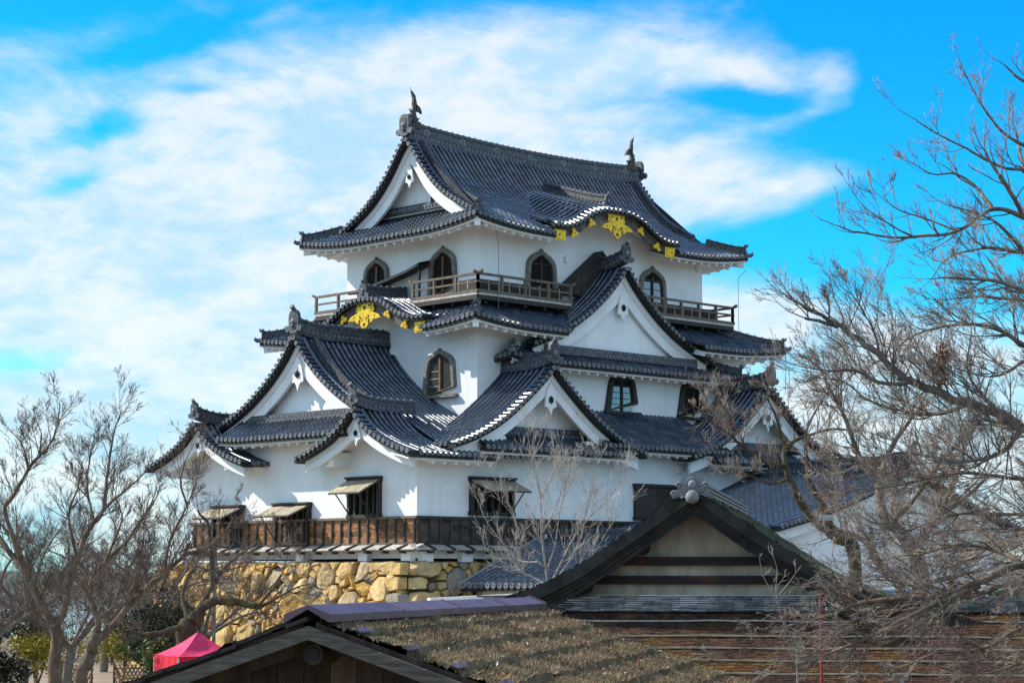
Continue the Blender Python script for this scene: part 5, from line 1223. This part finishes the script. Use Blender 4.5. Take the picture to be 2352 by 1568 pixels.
# pale shrub in front of the right wall
r3 = gp(at(1232, 1380, 60))
stems = [[(1258, 1352), (1250, 1280), (1243, 1226), (1241, 1146), (1232, 1094), (1222, 1051), (1213, 1005), (1205, 972)], [(1250, 1340), (1215, 1320, .3), (1170, 1300, .4), (1130, 1270, .5), (1115, 1230, .5)], [(1248, 1300), (1200, 1250, -.3), (1180, 1180, -.4), (1150, 1120, -.5), (1120, 1075, -.5)],
    [(1262, 1340), (1285, 1300, .3), (1312, 1245, .4), (1352, 1190, .4), (1393, 1150, .4), (1420, 1110, .5), (1440, 1075, .5)], [(1256, 1310), (1275, 1250, -.3), (1285, 1180, -.4), (1300, 1110, -.4), (1310, 1070, -.5)], [(1285, 1320), (1330, 1250, -.2), (1350, 1150, -.3), (1362, 1090, -.3), (1365, 1050, -.3)],
    [(1243, 1226), (1270, 1180, .5), (1290, 1120, .6), (1280, 1060, .7)], [(1241, 1146), (1265, 1100, .2), (1285, 1050, .3), (1290, 1020, .3)], [(1222, 1051), (1250, 1010, 0), (1255, 970, 0)], [(1290, 1330), (1350, 1290, .2), (1400, 1210, .3), (1430, 1170, .3)], [(1240, 1290), (1190, 1285, .6), (1150, 1240, .8), (1120, 1200, .9), (1105, 1170, 1)]]
lm = [([r3]+px([(1238, 1372), (1252, 1345)], 60), .10, .07, 0)]
for s_ in stems: lm.append((px(s_, 60), .032 if len(s_) > 5 else .024, .007, 1))
tree('pale_shrub', 'leafless shrub with whitish upright stems before the right castle wall', 'shrub', r3, lm, 'bark_pale', 'twig_pale', 41, [dict(n=5, ratio=.6, a0=18, a1=42, rmin=.006), dict(n=4, ratio=.55, a0=18, a1=45, rmin=.005), dict()], every=.2, l0=1.05, up=.14, wig=.16, rmin=.007, twig0='bark_pale')
r4 = gp(at(1520, 1450, 26)); lm = [(px([(1830, 1480), (1800, 1430), (1788, 1390), (1782, 1350), (1785, 1310), (1775, 1270)], 26), .012, .004, 1), (px([(1788, 1390), (1765, 1345), (1752, 1320), (1745, 1285)], 26), .008, .003, 1), (px([(1785, 1370), (1810, 1340), (1830, 1312)], 26), .008, .003, 1), ([gp(at(1835, 1490, 26.2)), at(1830, 1480, 26)], .03, .013, 0)]
r4 = gp(at(1835, 1490, 26.2))
tree('pale_shrub', 'thin budding sapling rising before the storehouse gable', 'shrub', r4, lm, 'bark_pale', 'twig_pale', 42, [dict(n=3, ratio=.6, rmin=.003), dict()], every=.16, l0=.22, rmin=.003, twig0='bark_pale')
# right side: mossy tree in the middle distance
r5 = gp(at(1990, 1360, 55))
tree('mossy_tree', 'mossy twin trunked bare tree right of the storehouse roof', 'tree', r5, [
    ([r5]+px([(1963, 1284), (1929, 1235), (1906, 1215)], 55), .20, .16, 0),
    (px([(1906, 1220), (1868, 1190), (1838, 1150), (1816, 1100), (1803, 1071)], 55), .13, .075, 0), (px([(1803, 1071), (1760, 1058, -.3), (1715, 1033, -.5), (1680, 1000, -.6), (1639, 972, -.8), (1609, 945, -1)], 55), .07, .012, 1.2),
    (px([(1803, 1071), (1803, 1030, .3), (1835, 1008, .4), (1906, 987, .6), (1980, 990, .8)], 55), .08, .02, 1), (px([(1803, 1025), (1790, 980, -.3), (1770, 930, -.4), (1740, 890, -.5)], 55), .05, .012, 1.2),
    (px([(1906, 1210), (1885, 1155, .2), (1860, 1112, .3), (1854, 1050, .3)], 55), .12, .07, 0), (px([(1854, 1056, .3), (1850, 1000, .2), (1870, 950, .2), (1900, 900, 0)], 55), .06, .012, 1.2), (px([(1816, 1100), (1770, 1110, -.5), (1720, 1090, -.8), (1690, 1085, -1)], 55), .05, .012, 1),
    (px([(1868, 1190), (1900, 1150, -.8), (1950, 1130, -1), (2000, 1120, -1.2)], 55), .05, .012, 1), (px([(1715, 1033, -.5), (1680, 960, 0), (1640, 900, .2), (1670, 880, .3)], 55), .04, .01, 1.2)],
    'bark_moss', 'twig_red', 51, LV, every=.20, l0=1.0, up=.1, rmin=.0055)
r6 = gp(at(2090, 1380, 48))
tree('bare_tree', 'grey barked bare tree with several trunks before the white side wing', 'tree', r6, [
    ([r6]+px([(2070, 1364), (2031, 1311), (1993, 1246), (1960, 1190, .5)], 48), .17, .06, .6), ([r6+RT*.5]+px([(2119, 1341), (2096, 1265), (2035, 1189), (2020, 1110, .3)], 48), .22, .11, .6),
    (px([(2020, 1110, .3), (2050, 1020, .5), (2090, 960, .6), (2110, 900, .8)], 48), .09, .015, 1), (px([(2020, 1110, .3), (1975, 1050, .2), (1940, 960, .2), (1900, 880, 0), (1870, 820, 0)], 48), .09, .015, 1),
    (px([(2096, 1265), (2160, 1180, .5), (2200, 1080, .8), (2230, 980, 1)], 48), .10, .02, 1), (px([(2160, 1180, .5), (2230, 1130, .8), (2300, 1060, 1)], 48), .07, .015, 1), (px([(1993, 1246), (1940, 1220, -.6), (1890, 1240, -1)], 48), .05, .012, 1),
    (px([(2050, 1200, 0), (2110, 1130, -1), (2180, 1040, -1.5), (2260, 960, -2)], 48), .08, .015, 1), (px([(2096, 1265), (2190, 1260, -1), (2290, 1240, -1.5)], 48), .07, .015, 1), (px([(1975, 1050, .2), (1950, 1080, 1), (1900, 1090, 1.5)], 48), .04, .012, 1), (px([(2119, 1341), (2200, 1320, .6), (2290, 1300, 1)], 48), .07, .015, 1)],
    'bark_grey', 'twig_red', 52, LV, every=.115, l0=1.25, up=.05, rmin=.005)
# close trees whose trunks stand beyond the right edge
LV2 = [dict(n=5, ratio=.64, a0=18, a1=46, rr=.6, rmin=.0035), dict(n=4.4, ratio=.62, a0=18, a1=48, rmin=.0028), dict(n=3.4, ratio=.6, a0=18, a1=50, rmin=.0023), dict()]
r7 = gp(at(2900, 1500, 25)); hub = at(2760, 1000, 25)
t7 = tree('bare_tree', 'large bare tree reaching a thick broken bough in from the right edge', 'tree', r7, [
    ([r7, at(2830, 1200, 25), hub], .34, .26, 0),
    ([hub]+px([(2600, 1035), (2450, 1010), (2352, 979), (2298, 953), (2230, 926), (2165, 903), (2096, 877), (2058, 850), (2000, 800), (1950, 765), (1920, 745), (1845, 703)], 24), .085, .022, 1),
    (px([(1925, 752), (1895, 742), (1848, 730)], 24), .024, .018, .3), (px([(2020, 818), (2010, 770, -.1), (1985, 720, -.2), (1950, 665, -.3)], 24), .02, .004, 1),
    (px([(2298, 953), (2250, 900, -.4), (2220, 850, -.5), (2230, 790, -.6)], 24), .032, .005, 1), (px([(2165, 903), (2140, 850, .3), (2100, 800, .4), (2060, 790, .4)], 24), .024, .004, 1), (px([(2230, 926), (2150, 950, .4), (2060, 940, .6), (1990, 915, .7), (1940, 880, .8), (1860, 860, .8)], 24), .032, .005, 1.2),
    (px([(2096, 877), (2030, 880, -.3), (1960, 850, -.4), (1900, 850, -.5), (1830, 840, -.5)], 24), .03, .005, 1), (px([(2352, 979), (2300, 1040, -.4), (2200, 1060, -.8), (2080, 1040, -1), (1990, 1050, -1), (1900, 1040, -1)], 24), .032, .005, 1.2),
    ([hub]+px([(2500, 900, .5), (2400, 830, .6), (2300, 760, .6), (2200, 745, .6), (2100, 770, .7), (2050, 810, .8)], 24), .05, .006, 1.2), ([hub]+px([(2450, 850, -.8), (2380, 700, -1), (2300, 650, -1), (2200, 640, -1), (2140, 640, -1)], 24), .045, .006, 1.2),
    ([hub]+px([(2500, 1080, 1), (2352, 1100, 1.2), (2200, 1085, 1.3), (2080, 1110, 1.4), (1960, 1130, 1.5)], 24), .045, .006, 1.2), ([hub]+px([(2500, 1150, 1.5), (2352, 1180, 1.8), (2200, 1180, 2), (2080, 1220, 2.2), (2000, 1255, 2.3)], 24), .045, .006, 1.2), (px([(2352, 830, .6), (2300, 860, .8), (2240, 860, 1), (2180, 840, 1)], 24), .024, .004, 1.2)],
    'bark_grey', 'twig_red', 61, LV2, every=.078, l0=.70, up=.08, rmin=.0045, bias=-RT*.05)
q_ = at(2164, 838, 23.9)+rng.normal(0, 1, (420, 3))*V3(.045, .045, .12); a_ = nrm(rng.normal(0, 1, (420, 3))-Z*.4); b_ = nrm(np.cross(a_, rng.normal(0, 1, (420, 3))))
mb = MB(); mb.add(np.stack([q_, q_+a_*.02+b_*.012, q_+a_*.045, q_+a_*.02-b_*.012], 1).reshape(-1, 3), np.arange(1680).reshape(-1, 4), 0, rng.random(420)); mb.build('dead_leaves', ['leaf_red'], t7, r7)
r8 = gp(at(2850, 1500, 27)); hub = at(2700, 700, 27)
tree('bare_tree', 'tall bare tree with fine budding twigs against the blue sky at upper right', 'tree', r8, [
    ([r8, at(2800, 1100, 27), hub], .3, .14, 0), ([hub]+px([(2500, 560), (2352, 500), (2280, 480), (2200, 530), (2100, 545), (2000, 538), (1940, 525), (1885, 505)], 26), .045, .005, .9),
    ([hub]+px([(2500, 450), (2380, 395), (2300, 385), (2220, 340), (2140, 300), (2068, 255)], 26), .038, .004, .6), ([hub]+px([(2520, 400), (2352, 335), (2290, 290), (2240, 215), (2200, 130)], 26), .038, .004, .55),
    ([hub]+px([(2500, 250), (2352, 185), (2320, 160), (2290, 140)], 26), .04, .004, .6), (px([(2280, 480), (2240, 430, .3), (2200, 400, .4), (2140, 400, .5), (2080, 365, .6)], 26), .03, .004, .8), ([hub]+px([(2450, 600, .6), (2352, 580, .8), (2260, 570, 1), (2180, 590, 1.1), (2130, 650, 1.2)], 26), .040, .005, 1.2),
    (px([(2352, 500), (2320, 440, -.4), (2280, 380, -.5), (2250, 330, -.6)], 26), .04, .005, .9), (px([(2352, 580, .8), (2300, 520, .5), (2240, 490, .4), (2170, 470, .3)], 26), .03, .005, 1), ([hub]+px([(2480, 700, -.6), (2352, 690, -.8), (2250, 680, -1), (2150, 690, -1)], 26), .040, .005, 1.2), (px([(2352, 395), (2340, 330, .4), (2330, 290, .5)], 26), .03, .005, .8),
    (px([(2100, 545), (2050, 520, -.1), (1990, 480, -.2), (1965, 450, -.2)], 26), .014, .003, .8), (px([(2200, 530), (2120, 500, .2), (2060, 480, .2), (2010, 440, .2)], 26), .018, .003, .9)],
    'bark_grey', 'twig_red', 62, [dict(n=5, ratio=.55, a0=22, a1=50, rr=.6, rmin=.004), dict(n=3.6, ratio=.5, a0=22, a1=55, rmin=.0032), dict()], every=.10, l0=.62, up=.16, rmin=.0045, tmin=.3, wig=.14)
r9 = gp(at(2800, 1560, 21)); hub = at(2620, 1330, 21)
tree('bare_tree', 'low pale bough sweeping in from the right edge over the shingle roof', 'tree', r9, [
    ([r9, at(2720, 1450, 21), hub], .22, .12, 0), ([hub]+px([(2450, 1300), (2352, 1295), (2249, 1337), (2150, 1366), (2009, 1379), (1944, 1398), (1880, 1420), (1800, 1440)], 20.5), .06, .007, 1),
    ([hub]+px([(2450, 1340, .5), (2352, 1335, .5), (2249, 1362, .5), (2119, 1395, .5), (2000, 1415, .5), (1900, 1440, .5), (1800, 1475, .5), (1720, 1490, .5)], 20.5), .04, .005, 1), (px([(2249, 1345), (2100, 1410, -.3), (2000, 1460, -.4), (1900, 1500, -.4), (1820, 1530, -.4)], 20.5), .03, .004, 1.1),
    ([hub]+px([(2500, 1400, -.5), (2352, 1440, -.6), (2250, 1490, -.7), (2150, 1500, -.7), (2050, 1540, -.7)], 20.5), .034, .005, 1.1), (px([(2352, 1295), (2280, 1260, .3), (2200, 1250, .4), (2120, 1270, .4), (2050, 1280, .4)], 20.5), .03, .005, 1.2), ([hub]+px([(2480, 1250, .6), (2352, 1215, .8), (2250, 1215, .9), (2150, 1220, 1)], 20.5), .034, .005, 1.2),
    (px([(2150, 1366), (2080, 1340, .2), (2010, 1330, .3), (1950, 1345, .3)], 20.5), .02, .004, 1), ([hub]+px([(2500, 1480, -1), (2352, 1520, -1), (2250, 1550, -1)], 20.5), .04, .006, 1.2)],
    'bark_brown', 'twig_red', 63, LV2, every=.078, l0=.55, up=-.02, rmin=.004, bias=-RT*.08, wig=.15)

# ------------------------------------------------------------------ evergreen clumps
def bush(name, label, cat, c, rx, ry, rz, m, n, seed, leaf=.06, lump=7):
    r_ = np.random.default_rng(seed); root = V3(c[0], c[1], -4.8); t = thing(name, label, cat, root)
    cs = np.asarray(c)+r_.normal(0, .45, (lump, 3))*V3(rx, ry, rz); rad = r_.uniform(.45, .75, lump)
    k = r_.integers(0, lump, n); d = nrm(r_.normal(0, 1, (n, 3))); p = cs[k]+d*rad[k][:, None]*V3(rx, ry, rz)*r_.uniform(.5, 1.05, (n, 1)); p[:, 2] = np.maximum(p[:, 2], -4.7)
    a = nrm(r_.normal(0, 1, (n, 3))+d*.5); b = nrm(np.cross(a, r_.normal(0, 1, (n, 3)))); L = leaf*r_.uniform(.6, 1.3, (n, 1))
    v = np.stack([p-b*L*.4, p+a*L*.9-b*L*.0+b*L*.35, p+a*L*1.6, p+a*L*.7-b*L*.5], 1).reshape(-1, 3)
    mb = MB(); mb.add(v, np.arange(4*n).reshape(-1, 4), 0, np.clip(r_.normal(.5, .2, n)+r_.normal(0, .15, lump)[k], 0, 1)); mb.build('foliage', [m], t, root)
    mb = MB()
    for q in cs: mb.tube(crom([root, (root+q)/2+r_.normal(0, .1, 3), q]), [.05]*6+[.02], 5, 0) if False else mb.tube(np.array([root, (root+q)/2, q]), [.05, .035, .015], 5, 0)
    mb.build('stem', ['bark_brown'], t, root)
bush('evergreen_bush', 'rounded bright green bush at the lower right edge', 'bush', at(2330, 1430, 40), 1.1, 1.0, .75, 'leaf_green', 9000, 71, .06)
bush('evergreen_bush', 'dark leafy evergreen behind the gnarled mossy trunk', 'bush', at(395, 1445, 80), 1.5, 1.2, 1.3, 'leaf_dark', 9000, 72, .09)
bush('evergreen_bush', 'clipped green hedge clump above the bamboo lattice fence', 'bush', at(350, 1490, 79), .9, .8, .5, 'leaf_green', 4000, 73, .08)
bush('yellow_bush', 'yellow leaved bush behind the forked trunk at far left', 'bush', at(85, 1480, 78), 1.2, 1.0, .8, 'leaf_yellow', 2600, 74, .11)
bush('yellow_bush', 'yellowing shrub low between the trunks and the lattice fence', 'bush', at(285, 1475, 82), 1.6, 1.0, .6, 'leaf_yellow', 2400, 75, .09)
bush('yellow_bush', 'small spiky green shrub beside the pink tent', 'bush', at(352, 1520, 66), .35, .35, .6, 'leaf_green', 1100, 76, .09)
bush('evergreen_bush', 'dark low thicket along the left edge of the court', 'bush', at(20, 1490, 74), 2.2, 1.5, .8, 'leaf_dark', 6000, 77, .10)
b = MB()   # scrub at the edge of the hilltop, a mass of twigs and leaves
r_ = np.random.default_rng(91); n = 24000; u = r_.uniform(-150, 560, n); d = r_.uniform(96, 112, n); top = 1395+22*np.sin(u*.021)+14*np.sin(u*.067+1)
v_ = np.array([at(a_, 1500, c_) for a_, c_ in zip(u[:n], d)]); v_[:, 2] = r_.uniform(-5.5, 0, n)*1.0-((top-1330)/50)*r_.uniform(.9, 1.3, n)
a = nrm(r_.normal(0, 1, (n, 3))+Z*.8); bb_ = nrm(np.cross(a, r_.normal(0, 1, (n, 3)))); L = r_.uniform(.08, .30, (n, 1))
b.add(np.stack([v_-bb_*L*.10, v_+bb_*L*.10, v_+a*L*1.8], 1).reshape(-1, 3), np.arange(3*n).reshape(-1, 3), (r_.random(n) < .45).astype(int), r_.random(n)); tag(b.build('scrub', ['leaf_dark', 'twig_brown']), kind='stuff')
# flood lamp strapped to the mossy trunk
c = at(1893, 1188, 54.6); b = MB(); b.box(c, RT*.12, D0*.08, Z*.075, 0, .5); b.tube([c+RT*.12, c+RT*.24], [.07, .09], 10, 0, .5); b.bar(c-Z*.07, c-Z*.2+D0*.3, .04, .04, 0); tag(b.build('flood_lamp', ['steel']), 'grey flood lamp strapped in the fork of the mossy trunk', 'lamp')
